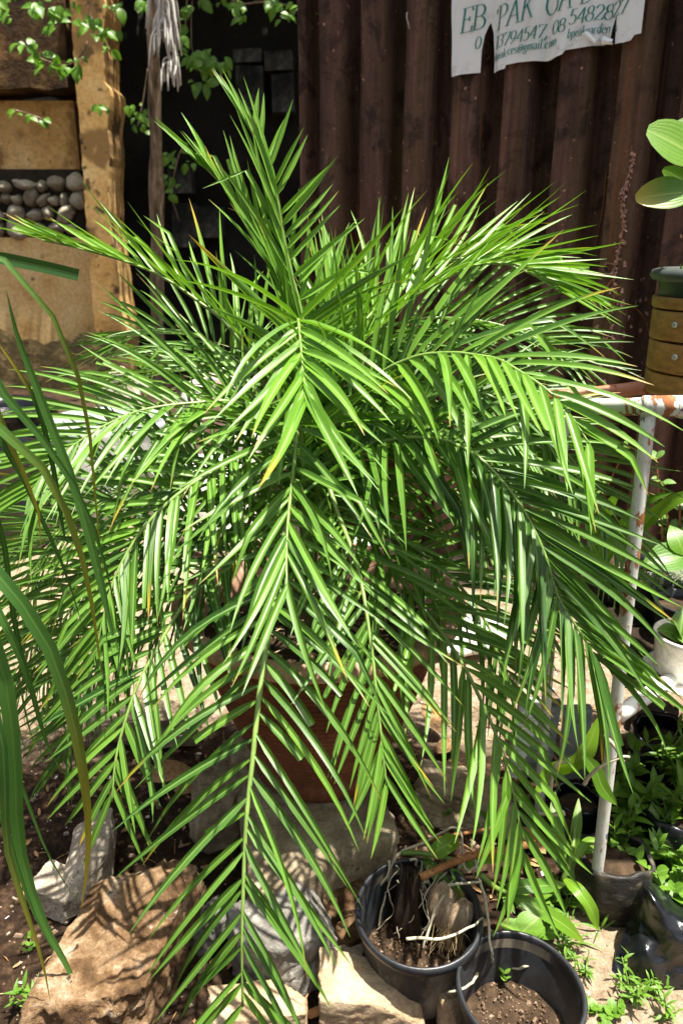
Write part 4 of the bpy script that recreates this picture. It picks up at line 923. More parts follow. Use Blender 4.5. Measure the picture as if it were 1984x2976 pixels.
pipe('rail', [P(1795, 2078, 1.345), P(1880, 2020, 1.40), P(1990, 1950, 1.50)], .017, 'white_pipe')
pipe('leg', [G(2120, 2200, -.02), P(2260, 1180, 1.60)], .0165, 'white_pipe', 20)
# a plank shelf low in the stand, its boards apart
shelf = thing('plank_shelf', P(1960, 1990, 1.6), 'low weathered plank shelf inside the pipe stand carrying small pots', 'shelf')
for i in range(4):
    mb = MB(); y = 1.50 + i * .135; mb.box((1.02, y, .525), (.40, .060, .009), Matrix.Rotation(R(-3), 3, 'Z')); obj('plank', mb, M['wood_dark'], shelf, False)
# white glazed pot and little pots on the shelf
def small_pot(name, c, rad, h, mat, label, cat='pot', taper=.75, group=None):
    t = thing(name, c, label, cat, group); c = V(c)
    mb = MB(); mb.lathe([(.001, 0), (rad*taper*.96, 0), (rad*taper, .006), (rad*.96, h*.86), (rad, h*.88), (rad*1.02, h*.97), (rad*.98, h), (rad*.93, h*.985), (rad*.90, h*.75)], 40, c, rad*.012, 2); obj('pot_body', mb, mat, t)
    mb = MB(); mb.lathe([(.001, h*.80), (rad*.5, h*.81), (rad*.91, h*.78)], 24, c, .003, 4); obj('soil', mb, M['soil'], t); return t
wpz = .534
wp = P(1985, 1935, 1.5); wp.z = wpz; small_pot('white_pot', wp, .073, .10, M['white_glaze'], 'dirty white glazed pot at the front of the shelf', taper=.85)
sau = small_pot('plastic_pot', P(1985, 1725, 1.80) * 1, .085, .075, M['black_plastic'], 'black pot with a round cactus on the shelf', taper=.85); sau.location.z = wpz + .02
sl2 = P(1885, 1722, 1.78); small_pot('plastic_pot', V((sl2.x, sl2.y, wpz)), .055, .10, M['black_plastic'], 'black pot with a finger cactus behind the pipe leg', taper=.8)
sl3 = P(1770, 1700, 1.9); small_pot('plastic_pot', V((sl3.x, sl3.y, wpz)), .085, .12, M['black_plastic'], 'wide black pot with strap leaves left of the pipe leg', taper=.85)
sl4 = P(1970, 1860, 1.66); small_pot('plastic_pot', V((sl4.x, sl4.y, wpz)), .07, .10, M['black_plastic'], 'black pot half hidden behind the white glazed pot', taper=.85)
def cactus(c, rx, rz_, ribs, label, seed):
    t = thing('cactus', c, label, 'cactus'); mb = MB(); rows = []
    for i in range(15):
        a = R(-40 + 130*i/14); rows.append([V(c) + V((math.cos(a)*rx*(1 + .07*math.cos(ribs*b*.1309)) * math.cos(b*.1309), math.cos(a)*rx*(1 + .07*math.cos(ribs*b*.1309)) * math.sin(b*.1309), rz_*(.62 + math.sin(a)))) for b in range(48)])
    mb.grid(rows, True); obj('cactus_body', mb, M['cactus'], t); r = random.Random(seed); mb = MB()
    for i in range(300):
        d = rdir(r, -20, 90); p = V(c) + V((d.x*rx*1.03, d.y*rx*1.03, rz_*(.62 + d.z))); mb.tube([p, p + d*.006 + V((r.gauss(0, .003),)*3)], [.0006, .0002], 3, False)
    o = obj('spines', mb, M['sack'], t); o['kind'] = 'stuff'
cp = P(1978, 1725, 1.80); cactus(V((cp.x, cp.y, wpz + .075)), .040, .036, 12, 'round woolly cactus in the black pot', 1)
cactus(V((sl2.x + .008, sl2.y - .01, wpz + .078)), .014, .032, 9, 'small finger cactus behind the pipe leg', 2)
mb = MB(); mb.lathe([(.001, 0), (.08, 0), (.105, .012), (.108, .016), (.10, .016), (.07, .006), (.001, .006)], 40, V((wp.x + .01, wp.y - .02, wpz - .007))); obj('white_saucer', mb, M['white_glaze'], None, True, None, 'wide white saucer under the glazed pot on the shelf', 'saucer')
vp = thing('variegated_plant', V((wp.x - .02, wp.y, wpz + .085)), 'young plant with white streaked leaves in the white glazed pot', 'plant')
for i, (d, s) in enumerate((((-.3, -.4, .8), .075), ((-.75, -.3, .5), .07), ((.5, -.5, .6), .08), ((.2, .4, .8), .07), ((.9, 0, .3), .08), ((-.2, -.8, .35), .06))):
    inst('leaf', LM['succ'][1], vp, lmat(V((wp.x - .02, wp.y, wpz + .09)), d, (0, -.5, .9), s))
for i, (x, y, Y, dx) in enumerate(((1750, 1690, 1.9, .06), (1700, 1690, 1.9, .02), (1790, 1680, 1.92, .10), (1730, 1700, 1.88, -.04))):
    a = P(x, y, Y); a.z = wpz + .09
    o = strap_leaf(None, [a, a + V((dx*.3, -.02, .10)), a + V((dx, -.06, .20)), a + V((dx*1.8, -.10, .24))], .034, M['orchid'], 'strap_leaf_plant', (0, -.7, .5), 0, .25, False, i)
    tag(o, None, None); tag(o, ('strap leaf rising in the wide black pot, leaning well right', 'upright strap leaf in the wide black pot', 'strap leaf in the wide black pot nearest the pipe leg', 'strap leaf in the wide black pot leaning left')[i], 'leaf', 'strap leaves in the wide black pot')
# jade like shrub at the right edge
jd = thing('jade_shrub', P(1950, 1700, 2.05), 'bushy round leaved shrub behind the pipe leg at the right edge', 'shrub')
jd.location.z = .3; r = random.Random(17)
for (x0, y0, x1, y1) in ((1945, 1720, 1950, 1540), (1950, 1700, 1915, 1480), (1955, 1700, 1975, 1430), (1930, 1700, 1890, 1590), (1960, 1650, 1990, 1520), (1950, 1690, 1925, 1400), (1985, 1700, 2010, 1420), (1940, 1700, 1905, 1330)):
    a = P(x0, y0 + 160, 2.05); b_ = P(x1, y1, 2.02); pp = spline([a, a.lerp(b_, .5) + V((r.uniform(-.02, .02), 0, 0)), b_], 10)
    mb = MB(); mb.tube(pp, [.006 - .004*i/9 for i in range(10)], 5); obj('stem', mb, M['cane'], jd)
    for i in range(3, 10):
        for sg in range(3):
            d = rdir(r, -5, 50); d.y -= .3; inst('leaf', r.choice(LM['succ']), jd, lmat(pp[i], d, V((0, -.4, 1)) + rdir(r, 0, 90)*.4, r.uniform(.022, .036)))
jd2 = herb('jade_shrub', P(1720, 1560, 2.3), 'small leaved green shrub seen through the palm left of the pipe leg', 'shrub', 'succ', 7, .30, .16, .036, 8, 19, None, False, 'cane')
big = thing('broad_leaf_plant', P(1960, 1650, 1.75), 'broad green leaf above the cactus pots at the right edge', 'plant')
inst('leaf', LM['ivy'][0], big, lmat(P(1985, 1620, 1.75), (-.9, -.2, .05), (0, -.6, .9), .11))
inst('leaf', LM['ivy'][0], big, lmat(P(2000, 1640, 1.75), (.3, -.6, .3), (0, -.3, .9), .09))
inst('leaf', LM['ivy'][1], big, lmat(P(1985, 1615, 1.75), (-.2, .3, .8), (0, -.9, .3), .09))

# board planter on top of the stand with a bowl and a paddle leaved plant
PT = P(1984, 1160, 1.50); pz0 = P(1984, 1160, 1.50).z; pzt = P(1984, 850, 1.50).z
pl = thing('board_planter', V((PT.x + .02, 1.56, pz0)), 'round brown planter of screwed board hoops standing on the pipe stand', 'planter')
x0 = P(1910, 1000, 1.52).x; RB = .135; bcx, bcy = x0 + RB, 1.55
zs = [P(1900, y, 1.48).z for y in (1158, 1096, 1089, 1004, 997, 910, 903, 868)]
for i in range(4):
    za, zb = zs[2*i], zs[2*i+1]; ra, rb_ = RB * (.965 + .012*i), RB * (.97 + .012*i); mb = MB()
    mb.lathe([(ra - .012, za), (ra - .002, za), (ra, za + .003), (rb_, zb - .003), (rb_ - .002, zb), (rb_ - .012, zb)], 56, (bcx, bcy, 0), .002, i); obj('board', mb, M['planter'], pl)
for (x, y) in ((1960, 944), (1960, 1038)):
    d = ray(x, y); o2 = V((EYE.x - bcx, EYE.y - bcy, 0)); d2 = V((d.x, d.y, 0)); rr2 = RB * .99
    A2, B2, C2 = d2.dot(d2), 2*o2.dot(d2), o2.dot(o2) - rr2*rr2; tt = (-B2 - math.sqrt(max(0, B2*B2 - 4*A2*C2))) / (2*A2); p = EYE + d*tt
    nn = V((p.x - bcx, p.y - bcy, 0)).normalized(); tx2 = V((-nn.y, nn.x, 0)); mb = MB(); rows = [[p + nn*h_ + (tx2*math.cos(a*.524) + V((0, 0, math.sin(a*.524))))*r_ for a in range(12)] for r_, h_ in ((.0005, .003), (.002, .003), (.0028, .005), (.0058, .004), (.0065, 0))]
    mb.grid(rows, True); obj('screw', mb, M['screw'], pl)
mb = MB(); mb.lathe([(.001, zs[-1] - .06), (RB*.90, zs[-1] - .05), (RB*.955, zs[-1] + .035), (RB*.94, zs[-1] + .04)], 48, (bcx, bcy, 0)); obj('inner_pot', mb, M['black_plastic'], pl)
mb = MB(); mb.lathe([(.001, zs[0] - .045), (.09, zs[0] - .045), (.10, zs[0] - .002), (.001, zs[0] - .001)], 32, (bcx, bcy, 0)); obj('foot', mb, M['white_pipe'], pl)
bc = V((bcx, bcy, zs[-1] - .035)); bowl = thing('plastic_bowl', bc, 'grey green plastic pot rim sitting in the board planter', 'pot')
mb = MB(); mb.lathe([(.105, -.02), (.128, .062), (.142, .066), (.147, .074), (.143, .084), (.130, .088), (.124, .080), (.12, .05)], 56, bc); obj('pot_rim', mb, M['rim_grey'], bowl)
mb = MB(); mb.lathe([(.001, .055), (.06, .058), (.121, .052)], 24, bc, .004); obj('soil', mb, M['soil'], bowl)
pd = thing('paddle_plant', bc + V((.02, 0, .06)), 'paddle leaved plant in the board planter at the right edge', 'plant')
paddle = [leaf_mesh('leaf', M['orchid'], .46, 'paddle', .12, .35, 12, 4), leaf_mesh('leaf', M['orchid'], .42, 'paddle', .2, .5, 12, 4, .7)]
pm = P(2040, 560, 1.56); mb = MB(); mb.tube(spline([bc + V((.02, 0, .06)), bc + V((.04, 0, .2)), pm], 10), .008, 6); obj('stem', mb, M['stem'], pd)
def leaf_to(me, par, tip, root, nrm, sw=1.0): d = tip - root; return inst('leaf', me, par, lmat(root, d, nrm, d.length, sw))
leaf_to(paddle[0], pd, P(1912, 352, 1.52), P(2075, 500, 1.56), (.15, -.85, .5), 1.25); leaf_to(paddle[1], pd, P(1880, 545, 1.50), P(2060, 560, 1.56), (0, -.9, .45), 1.0)
leaf_to(paddle[0], pd, P(1938, 488, 1.58), P(2040, 560, 1.6), (-.5, -.5, .3), .8); leaf_to(paddle[0], pd, P(1990, 330, 1.62), P(2060, 530, 1.6), (0, -.9, .3))
for (x, y, x2, y2) in ((1972, 800, 1984, 770), (1958, 815, 1960, 790), (1965, 812, 1980, 785)):
    a = P(x, y + 15, 1.54); b_ = P(x2, y2, 1.52); leaf_to(LM['lance'][0], pd, b_, a, (0, -.8, .5))

# ------------------------------------------------------------------ nursery bags, weeds and litter at the lower right
def nursery_bag(c, rad, h, label, seed, mat='bag_soil', lean=(0, 0)):
    t = thing('nursery_bag', c, label, 'nursery bag', 'black nursery bags of soil'); c = V(c); r = random.Random(seed); rows = []
    for i in range(22):
        q = i/21; row = []
        for a in range(56):
            th = a * .1122; fo = noise.noise(V((math.cos(th)*2.4, math.sin(th)*2.4, q*2 + seed)))*.10 + math.sin(th*13 + q*5 + seed) * .018 * (q > .6) + noise.noise(V((th*3, q*14, seed)))*.035
            rr_ = rad * (.86 + .16 * math.sin(q*2.6) + fo); zz = h * q + (.02 * noise.noise(V((math.cos(th)*1.5, math.sin(th)*1.5, seed))) if q > .8 else 0)
            row.append(c + V((math.cos(th)*rr_ + lean[0]*q, math.sin(th)*rr_ + lean[1]*q, zz)))
        rows.append(row)
    rows += [[c + (p - c).lerp(V((0, 0, h*.9)), .12) for p in rows[-1]], [c + (p - c).lerp(V((0, 0, h*.8)), .12) for p in rows[-1]]]
    mb = MB(); mb.grid(rows, True); obj('bag_film', mb, M[mat], t)
    mb = MB(); mb.lathe([(.001, h*.84), (rad*.4, h*.85), (rad*.80, h*.80)], 30, c + V((lean[0], lean[1], 0)), .006, seed); obj('soil', mb, M['soil'], t)
    return t
b1 = G(1800, 2690, 0); nursery_bag(V((b1.x, b1.y + .07, -.01)), .085, .15, 'dusty black nursery bag just right of the pipe leg', 3)
b2 = G(1960, 2560, 0); nursery_bag(V((b2.x + .02, b2.y + .08, -.01)), .10, .17, 'shiny black nursery bag of leafy seedlings at the right edge', 4, 'film')
b3 = G(1680, 2480, 0); nursery_bag(V((b3.x, b3.y + .05, -.01)), .06, .14, 'dark nursery bag behind the pipe leg', 5, 'film')
b4 = G(1930, 2330, 0); nursery_bag(V((b4.x, b4.y + .06, -.01)), .09, .20, 'black nursery bag behind the leafy seedlings', 6, 'film')
# crumpled empty bag
cb_ = G(1915, 2775, 0); bag = thing('crumpled_bag', V((cb_.x, cb_.y, 0)), 'crumpled shiny black plastic bag lying on the sand at the lower right', 'plastic bag')
ctl = [[(1850, 2596, .0), (1890, 2572, .0), (1980, 2572, .0), (2100, 2600, .0)], [(1856, 2590, .105), (1880, 2580, .165), (1965, 2662, .120), (2100, 2690, .09)],
       [(1822, 2690, .055), (1872, 2690, .085), (1955, 2735, .100), (2100, 2760, .07)], [(1790, 2775, .018), (1860, 2785, .052), (1945, 2805, .045), (2100, 2830, .04)], [(1772, 2832, -.004), (1845, 2862, -.004), (1945, 2872, -.004), (2100, 2880, -.004)]]
def rid(p, f, sd): return (1 - 2*abs(noise.noise(p*f + V((sd, sd*.7, 0)))))
lines_ = [spline([at(*q) for q in row], 90) for row in ctl]; colz = [spline([ln_[j] for ln_ in lines_], 90) for j in range(90)]
mb = MB(); rows = []
for i in range(90):
    row = []
    for j in range(90):
        p = colz[j][i].copy(); s_ = V((p.x*.8 + p.y*.6, (p.y - p.x)*.28, p.z*.5))      # long creases down the slope
        f = rid(s_, 17, 1)*.011 + rid(s_, 38, 4)*.005 + rid(p, 26, 9)*.004 + noise.noise(p*12)*.010
        p += V((-.25, -.45, .85)) * f * min(1, i/8, (89 - i)/10 + .25); p.z = max(p.z, gz(p.x, p.y) - .002) if i > 12 else p.z; row.append(p)
    rows.append(row)
mb.grid(rows); obj('bag_film', mb, M['film'], bag)
hk = 100
for (x, y, Y, lab, kind, n_, h_, sp, sz, per) in (
    (1790, 2500, 1.43, 'weed with oval leaves crowding behind the pipe leg', 'weed', 6, .16, .05, .042, 5), (1850, 2480, 1.42, 'oval leaved seedling clump in the dusty nursery bag', 'weed', 6, .13, .07, .045, 4),
    (1905, 2520, 1.44, 'broad leaved pale green seedling in the dusty bag', 'weed', 5, .10, .06, .055, 3), (1960, 2440, 1.47, 'tall leafy seedling at the right edge', 'weed', 6, .17, .06, .058, 4),
    (1850, 2300, 1.53, 'leafy weed beside the dark stones', 'weed', 6, .12, .06, .045, 4), (1830, 2190, 1.58, 'three rounded leaves by the upper pipe leg', 'weed', 3, .10, .03, .045, 2),
    (1980, 2330, 1.52, 'narrow leaved weed at the right edge under the shelf', 'lance', 6, .18, .07, .07, 5), (1945, 2680, 1.30, 'round leaved creeping weed right of the crumpled bag', 'round', 4, .13, .05, .030, 5),
    (1985, 2560, 1.36, 'pale seedling against the right edge', 'weed', 5, .14, .05, .06, 3), (1810, 2390, 1.47, 'young weed pressed against the pipe leg', 'weed', 5, .15, .04, .042, 4),
    (1880, 2590, 1.38, 'tiny leaved weed at the mouth of the dusty bag', 'round', 4, .05, .04, .018, 5), (1780, 2560, 1.38, 'small weed between pipe leg and dusty bag', 'round', 4, .06, .03, .02, 4),
    (1940, 2130, 1.62, 'thin weed among the dark stones', 'lance', 4, .12, .05, .05, 4), (1990, 2220, 1.58, 'dark green weed behind the dark stones', 'weed', 5, .10, .05, .05, 4)):
    p = P(x, y, Y); p.z = max(.0, min(p.z - h_*.6, .17)); hk += 1
    herb('weed', p, lab, 'weed', kind, n_ + 2, h_, sp*1.15, sz*1.3, per, hk, 'weeds and seedlings at the right')
for (x, y, lab, kind, n_, h_, sp, sz, per) in (
    (1830, 2905, 'narrow leaved weed before the crumpled bag', 'lance', 5, .09, .04, .035, 5), (1900, 2890, 'lower narrow leaved weed in front of the bag', 'lance', 4, .05, .035, .028, 4),
    (1650, 2780, 'creeping lance leaved weed along the soil pot rim', 'lance', 5, .04, .05, .03, 4), (1700, 2830, 'small weed on the sand right of the soil pot', 'lance', 4, .03, .03, .024, 4),
    (1620, 2720, 'low weed above the soil pot', 'lance', 6, .05, .05, .032, 4), (1580, 2650, 'weed under the long orchid leaf', 'weed', 4, .05, .04, .034, 4),
    (1640, 2650, 'saw edged leaf weed beside the pipe foot', 'weed', 4, .06, .03, .048, 2), (1525, 2735, 'round lily like leaves behind the soil pot', 'round', 3, .04, .03, .065, 1),
    (1390, 2400, 'dark leafy weed behind the black pot', 'weed', 6, .07, .05, .036, 4), (1290, 2380, 'ferny weed between block and black pot', 'fern', 7, .06, .06, .016, 9), (1440, 2320, 'weed sprawling under the right fronds', 'weed', 5, .06, .06, .034, 4),
    (1480, 2640, 'small weed between the two black pots', 'weed', 4, .05, .03, .03, 3), (1620, 2600, 'ferny weed near the pipe foot', 'fern', 6, .07, .04, .014, 9),
    (1750, 2955, 'flat weed on the sand at the bottom right', 'round', 5, .015, .05, .02, 4), (1690, 2905, 'flat pale weed on the sand', 'round', 4, .012, .035, .018, 4),
    (1010, 2600, 'clover beside the grey rock', 'round', 3, .03, .02, .02, 3), (1045, 2745, 'clover sprig by the reddish stone', 'round', 3, .03, .015, .018, 2),
    (95, 2945, 'lance leaved weed in the dark soil at the bottom left', 'lance', 4, .06, .03, .045, 4), (95, 2770, 'tiny seedlings dotted on the dark soil', 'round', 3, .015, .04, .014, 2),
    (1935, 2960, 'thin weed at the bottom right corner', 'lance', 3, .06, .03, .035, 3)):
    hk += 1; herb('weed', gp(x, y), lab, 'weed', kind, n_, h_, sp, sz, per, hk, 'weeds on the ground')
for i, (x, y, n_, h_, lab) in enumerate(((1740, 2700, 10, .07, 'grass tuft at the foot of the pipe leg'), (1660, 2740, 8, .06, 'short grass behind the soil pot'), (1850, 2870, 7, .08, 'grass tuft before the black bag'), (1800, 2360, 8, .20, 'long grass blades leaning on the weeds by the leg'))):
    tuft(gp(x, y), lab, n_, h_, 200 + i, 'grass tufts')
# painted boards leaning under the right fronds
tb = thing('painted_board', G(1640, 2240, 0), 'weathered teal and white painted board standing under the right fronds', 'board')
for i, (xa, ya, xb, yb) in enumerate(((1490, 2040, 1625, 2185), (1630, 2060, 1725, 2190))):
    a = P(xa, yb, 1.78); c_ = P(xb, ya, 1.78); mb = MB(); mb.box(((a.x+c_.x)/2, 1.79, (max(0, a.z-.1)+c_.z)/2), ((c_.x-a.x)/2, .012, (c_.z-max(0, a.z-.1))/2), Matrix.Rotation(R(3 - 5*i), 3, 'Y')); obj('plank', mb, M['teal_board'], tb, False)

# ------------------------------------------------------------------ heap behind the palm, tub, sacks, drums
def lump(name, c, size, seed, mat, label, cat, amp=.25, sub=4):
    bm = bmesh.new(); bmesh.ops.create_icosphere(bm, subdivisions=sub, radius=1); mb = MB(); c = V(c)
    for v_ in bm.verts:
        co = v_.co.normalized(); o_ = V((seed*5.1, 0, 0)); k = 1 + amp*noise.noise(co*1.4 + o_) + amp*.5*abs(noise.noise(co*3.3 + o_)) - amp*.3*abs(noise.noise(co*8 + o_))
        mb.v.append(c + V((co.x*size[0]*k, co.y*size[1]*k, max(-.02 - 0*c.z, (co.z*k + .75)*size[2]))))
    for f in bm.faces: mb.face([v_.index for v_ in f.verts])
    bm.free(); return obj(name, mb, mat, None, True, None, label, cat)
def gY(x, Y, z=0): p = P(x, 1300, Y); return V((p.x, Y, z))
lump('earth_mound', gY(480, 5.4), (1.7, .8, .22), 2, M['soil'], 'low dark earth mound behind the palm', 'mound', .35)
lump('cloth_bundle', gY(640, 4.5, .24), (.22, .2, .28), 4, M['cloth'], 'faded pink and white cloth bundle on the heap behind the palm', 'cloth', .45)
lump('cloth_bundle', gY(735, 4.4, .1), (.20, .2, .24), 7, M['sack'], 'pale grey rag beside the pink bundle', 'cloth', .45)
lump('stone_bag', gY(365, 5.0, .16), (.13, .12, .30), 9, M['cobble'], 'mossy grey lump leaning before the ochre wall', 'stone', .3)
lump('white_sack', gY(610, 3.6), (.24, .2, .26), 11, M['sack'], 'bulging white sack lying behind the palm', 'sack', .3)
lump('white_sack', gY(1010, 3.2), (.16, .14, .12), 12, M['sack'], 'small white sack seen through the fronds in the middle', 'sack', .35)
lump('white_sack', gY(1330, 2.6), (.20, .12, .05), 13, M['sack'], 'flat white scraps on the sand right of the palm', 'sack', .5)
lump('white_sack', gY(700, 3.0), (.14, .12, .10), 14, M['sack'], 'little white sack left of the palm stems', 'sack', .4)
for i, (x, Y, s) in enumerate(((520, 4.6, .12), (440, 4.7, .09), (470, 4.2, .10), (690, 4.2, .08))):
    rock('rubble_stone', gY(x, Y, .12 if i < 2 else .05), (s, s*.8, s*.7), i*1.1, 80 + i, M['rock_brown'] if i % 2 else M['rock_pale'], ('pinkish stone on top of the heap', 'small stone near the mossy lump', 'pale stone lower on the heap', 'brown stone beside the cloth bundle')[i], 'stone', 5, .1, (0, 0), 3)
for i, (x, Y) in enumerate(((415, 5.2), (540, 4.8), (690, 4.7), (480, 4.5))):
    herb('heap_weed', gY(x, Y, .12), ('weed before the pale trunk', 'weed on the heap left of the cloth', 'weed behind the pale rag', 'leafy weed at the front of the heap')[i], 'weed', 'lance', 6, .36, .2, .16, 5, 300 + i, 'weeds on the heap')
tc = gY(318, 4.1); tub = thing('plastic_tub', tc, 'big cloudy clear plastic tub behind the left fronds', 'tub')
mb = MB(); prof = [(.001, .004), (.26, .0), (.30, .02), (.318, .48), (.335, .50), (.34, .53), (.33, .545), (.312, .53), (.30, .48), (.28, .03), (.001, .012)]
mb.lathe(prof, 56, tc); obj('tub_wall', mb, M['clear'], tub)
mb = MB(); mb.lathe([(.001, .06), (.25, .10), (.27, .30), (.2, .40), (.001, .42)], 32, tc, .04, 3); obj('tub_contents', mb, M['sack'], tub)
for i, (x, Y, rr_, h_, lab) in enumerate(((40, 4.4, .28, .56, 'shiny black drum at the left edge before the wall'), (-70, 3.6, .3, .5, 'second black drum reaching in from the left edge'))):
    c_ = gY(x, Y); d_ = thing('black_drum', c_, lab, 'drum'); mb = MB(); mb.lathe([(.001, 0), (rr_*.95, 0), (rr_, .03), (rr_, h_*.45), (rr_*1.03, h_*.48), (rr_, h_*.51), (rr_*.99, h_ - .03), (rr_*1.04, h_ - .02), (rr_*1.02, h_), (rr_*.9, h_ - .01), (rr_*.88, h_ - .06)], 48, c_, .006, i); obj('drum_wall', mb, M['film'], d_)
    mb = MB(); mb.lathe([(.001, h_ - .05), (rr_*.5, h_ - .045), (rr_*.885, h_ - .06)], 32, c_, .01, i); obj('drum_cover', mb, M['film'], d_)

# ------------------------------------------------------------------ strap leaved plant in the left foreground
sp = thing('strap_plant', V((-.78, 1.05, 0)), 'long bladed strap leaf plant arching in from the left edge', 'plant')
blades = [
 ([(-49, 583), (0, 592), (60, 604), (120, 617), (181, 632)], 1.15, 1.20, 34, True), ([(-90, 560), (-10, 585), (60, 640), (110, 705), (160, 810), (195, 920), (212, 1050), (224, 1200), (243, 1350)], 1.05, 1.22, 19, False),
 ([(260, 1460), (215, 1270), (165, 1100), (118, 980), (75, 865), (40, 770), (15, 665)], 1.18, 1.12, 26, False), ([(150, 1240), (120, 1060), (85, 930), (40, 850), (-10, 780)], 1.2, 1.12, 15, False),
 ([(-90, 800), (-20, 875), (60, 960), (130, 1055), (190, 1150), (235, 1270), (268, 1410)], 1.02, 1.16, 30, False), ([(-90, 930), (0, 985), (70, 1040), (130, 1125), (180, 1250), (212, 1390), (235, 1560)], .98, 1.14, 31, False),
 ([(-90, 940), (0, 1010), (50, 1090), (100, 1200), (150, 1310), (190, 1440)], 1.04, 1.2, 22, False), ([(-90, 1250), (-20, 1305), (50, 1385), (115, 1490), (162, 1630), (193, 1780), (204, 1900), (200, 2000), (187, 2088)], .98, 1.10, 41, False),
 ([(-90, 1380), (-10, 1480), (22, 1620), (36, 1780), (40, 1900), (58, 2000), (100, 2120), (150, 2210), (190, 2290), (238, 2345)], 1.0, 1.05, 40, False), ([(-60, 1560), (5, 1700), (12, 1850), (18, 1950), (50, 2060), (90, 2180), (112, 2270), (116, 2300)], .98, 1.0, 24, False),
 ([(-60, 1360), (30, 1470), (75, 1590), (105, 1700), (145, 1775), (170, 1800)], 1.1, 1.2, 22, False), ([(-30, 1100), (10, 1250), (30, 1400), (60, 1550), (110, 1700)], 1.12, 1.2, 15, False),
 ([(-60, 1800), (0, 1860), (40, 1990), (75, 2090), (100, 2140), (125, 2190)], 1.0, 1.02, 16, False), ([(-60, 900), (-5, 960), (20, 1010), (60, 1100), (90, 1180), (95, 1260)], 1.02, 1.12, 32, False), ([(-50, 1600), (10, 1700), (60, 1830), (110, 1960), (170, 2060)], 1.15, 1.2, 13, False)]
root0 = V((-.78, 1.05, .12))
for i, (px, Ya, Yb, w_, cut) in enumerate(blades):
    n = len(px); pts = [P(x*K, y*K, Ya + (Yb-Ya)*j/(n-1)) for j, (x, y) in enumerate(px)]
    if px[0][0] < 0 and px[0][0] <= -50:
        pts = [root0 + V((random.Random(i).uniform(-.05, .05), random.Random(i+50).uniform(-.06, .06), 0)), root0.lerp(pts[0], .6) + V((-.04, 0, .12))] + pts
    zc = proj(pts[len(pts)//2])[2]
    strap_leaf(sp, pts, w_*K*zc/F*.80, M['strap'], 'leaf', (.1, -1, .05) if cut else (.25, -.75, .6), (.0, .5, .0, .8)[i % 4], .18, cut, i)

# ------------------------------------------------------------------ the palm
CB = V((-.055, 1.70, .575))
palm = thing('palm_plant', CB, 'large feathery green palm arching out of the clay pot', 'palm')
r = random.Random(99)
# petiole bases and fibre at the heart
mb = MB(); rows = []
for i in range(16):
    q = i/15; rows.append([CB + V((math.cos(a*.262)*(.062 - .03*q)*(1 + .18*math.sin(a*2.1 + q*6)), math.sin(a*.262)*(.062 - .03*q)*(1 + .18*math.cos(a*1.7 + q*5)), -.03 + .20*q + .01*noise.noise(V((a*.8, q*5, 2))))) for a in range(24)])
mb.grid(rows, True, None, True); obj('stem_base', mb, M['husk'], palm)
mb = MB()
for i in range(130):
    p = CB + V((r.gauss(0, .04), r.gauss(0, .04), r.uniform(.0, .18))); d = rdir(r, 10, 85); e = p + d * r.uniform(.04, .14); mb.tube([p, p.lerp(e, .5) + V((0, 0, .008)), e], [.0016, .0013, .0005], 3, False)
o = obj('fibre', mb, M['fibre'], palm); o['kind'] = 'stuff'
for i in range(9):
    a = r.random()*6.283; p = CB + V((math.cos(a)*.03, math.sin(a)*.03, .02)); e = CB + V((math.cos(a)*.09, math.sin(a)*.09, r.uniform(.2, .38)))
    mb = MB(); mb.tube(spline([p, p.lerp(e, .5) - V((0, 0, .0)), e], 6), [.011, .010, .009, .008, .007, .004], 6); obj('petiole_stub', mb, M['cane'] if i % 2 else M['rachis'], palm)

def rr_sg(x): return ((x*7919.13) % 1) * 2.2 - 1.1
LEAFLETS = []       # (score, frond object, builder)
def leaflet(p, T, B, N, side, alpha, vee, L_, wd, droop, rr_, tipc, cut, fold=.85, kink=0.0):
    d = (T*math.cos(alpha) + (B*side*math.cos(vee) + N*math.sin(vee))*math.sin(alpha)).normalized()
    nrm = (N*math.cos(vee) - B*side*math.sin(vee)).normalized()
    bend = (B*side*rr_sg(rr_) + N*rr_sg(rr_*3.1)) * 1.0
    n = 9; Lc = L_ * (cut if cut else 1); ds = Lc/(n-1); pts = [p.copy()]; dirs = [d.copy()]
    for i in range(n-1):
        g_ = droop * ds * (1.2 + 3.0*(i/(n-1))) ; d = (d + V((0, 0, -1))*g_*(1 - .6*abs(d.z)) + bend*ds*(.4 + 1.4*i/(n-1))).normalized()
        if kink and i == 5: d = (d + V((0, 0, -1))*kink).normalized()
        pts.append(pts[-1] + d*ds); dirs.append(d.copy())
    mb = MB(); rows = []
    tw = ((rr_*37.7) % 1) * .7 - .35
    for i, (q, dd) in enumerate(zip(pts, dirs)):
        t = i/(n-1) * (cut if cut else 1); x = dd.cross(nrm); x = x.normalized() if x.length > .05 else B; z = x.cross(dd)
        x2 = x*math.cos(tw*t) + z*math.sin(tw*t); z2 = z*math.cos(tw*t) - x*math.sin(tw*t)
        w_ = wd*.5 * min(1, .30 + t*5.5) * max(.03, min(1, (1.0 - t)*2.1) ** .8)
        f_ = fold * (1 - .55*t)
        rows.append([q - x2*w_ + z2*w_*f_, q - x2*w_*.5 + z2*w_*f_*.42, q, q + x2*w_*.5 + z2*w_*f_*.42, q + x2*w_ + z2*w_*f_])
    mb.grid(rows, False, lambda u, v: (rr_, tipc[0]*max(0, min(1, (v - tipc[1])/.18)), (1.0 if tipc[1] < .1 else tipc[0]*max(0, (v - .93)/.07))))
    return mb, pts
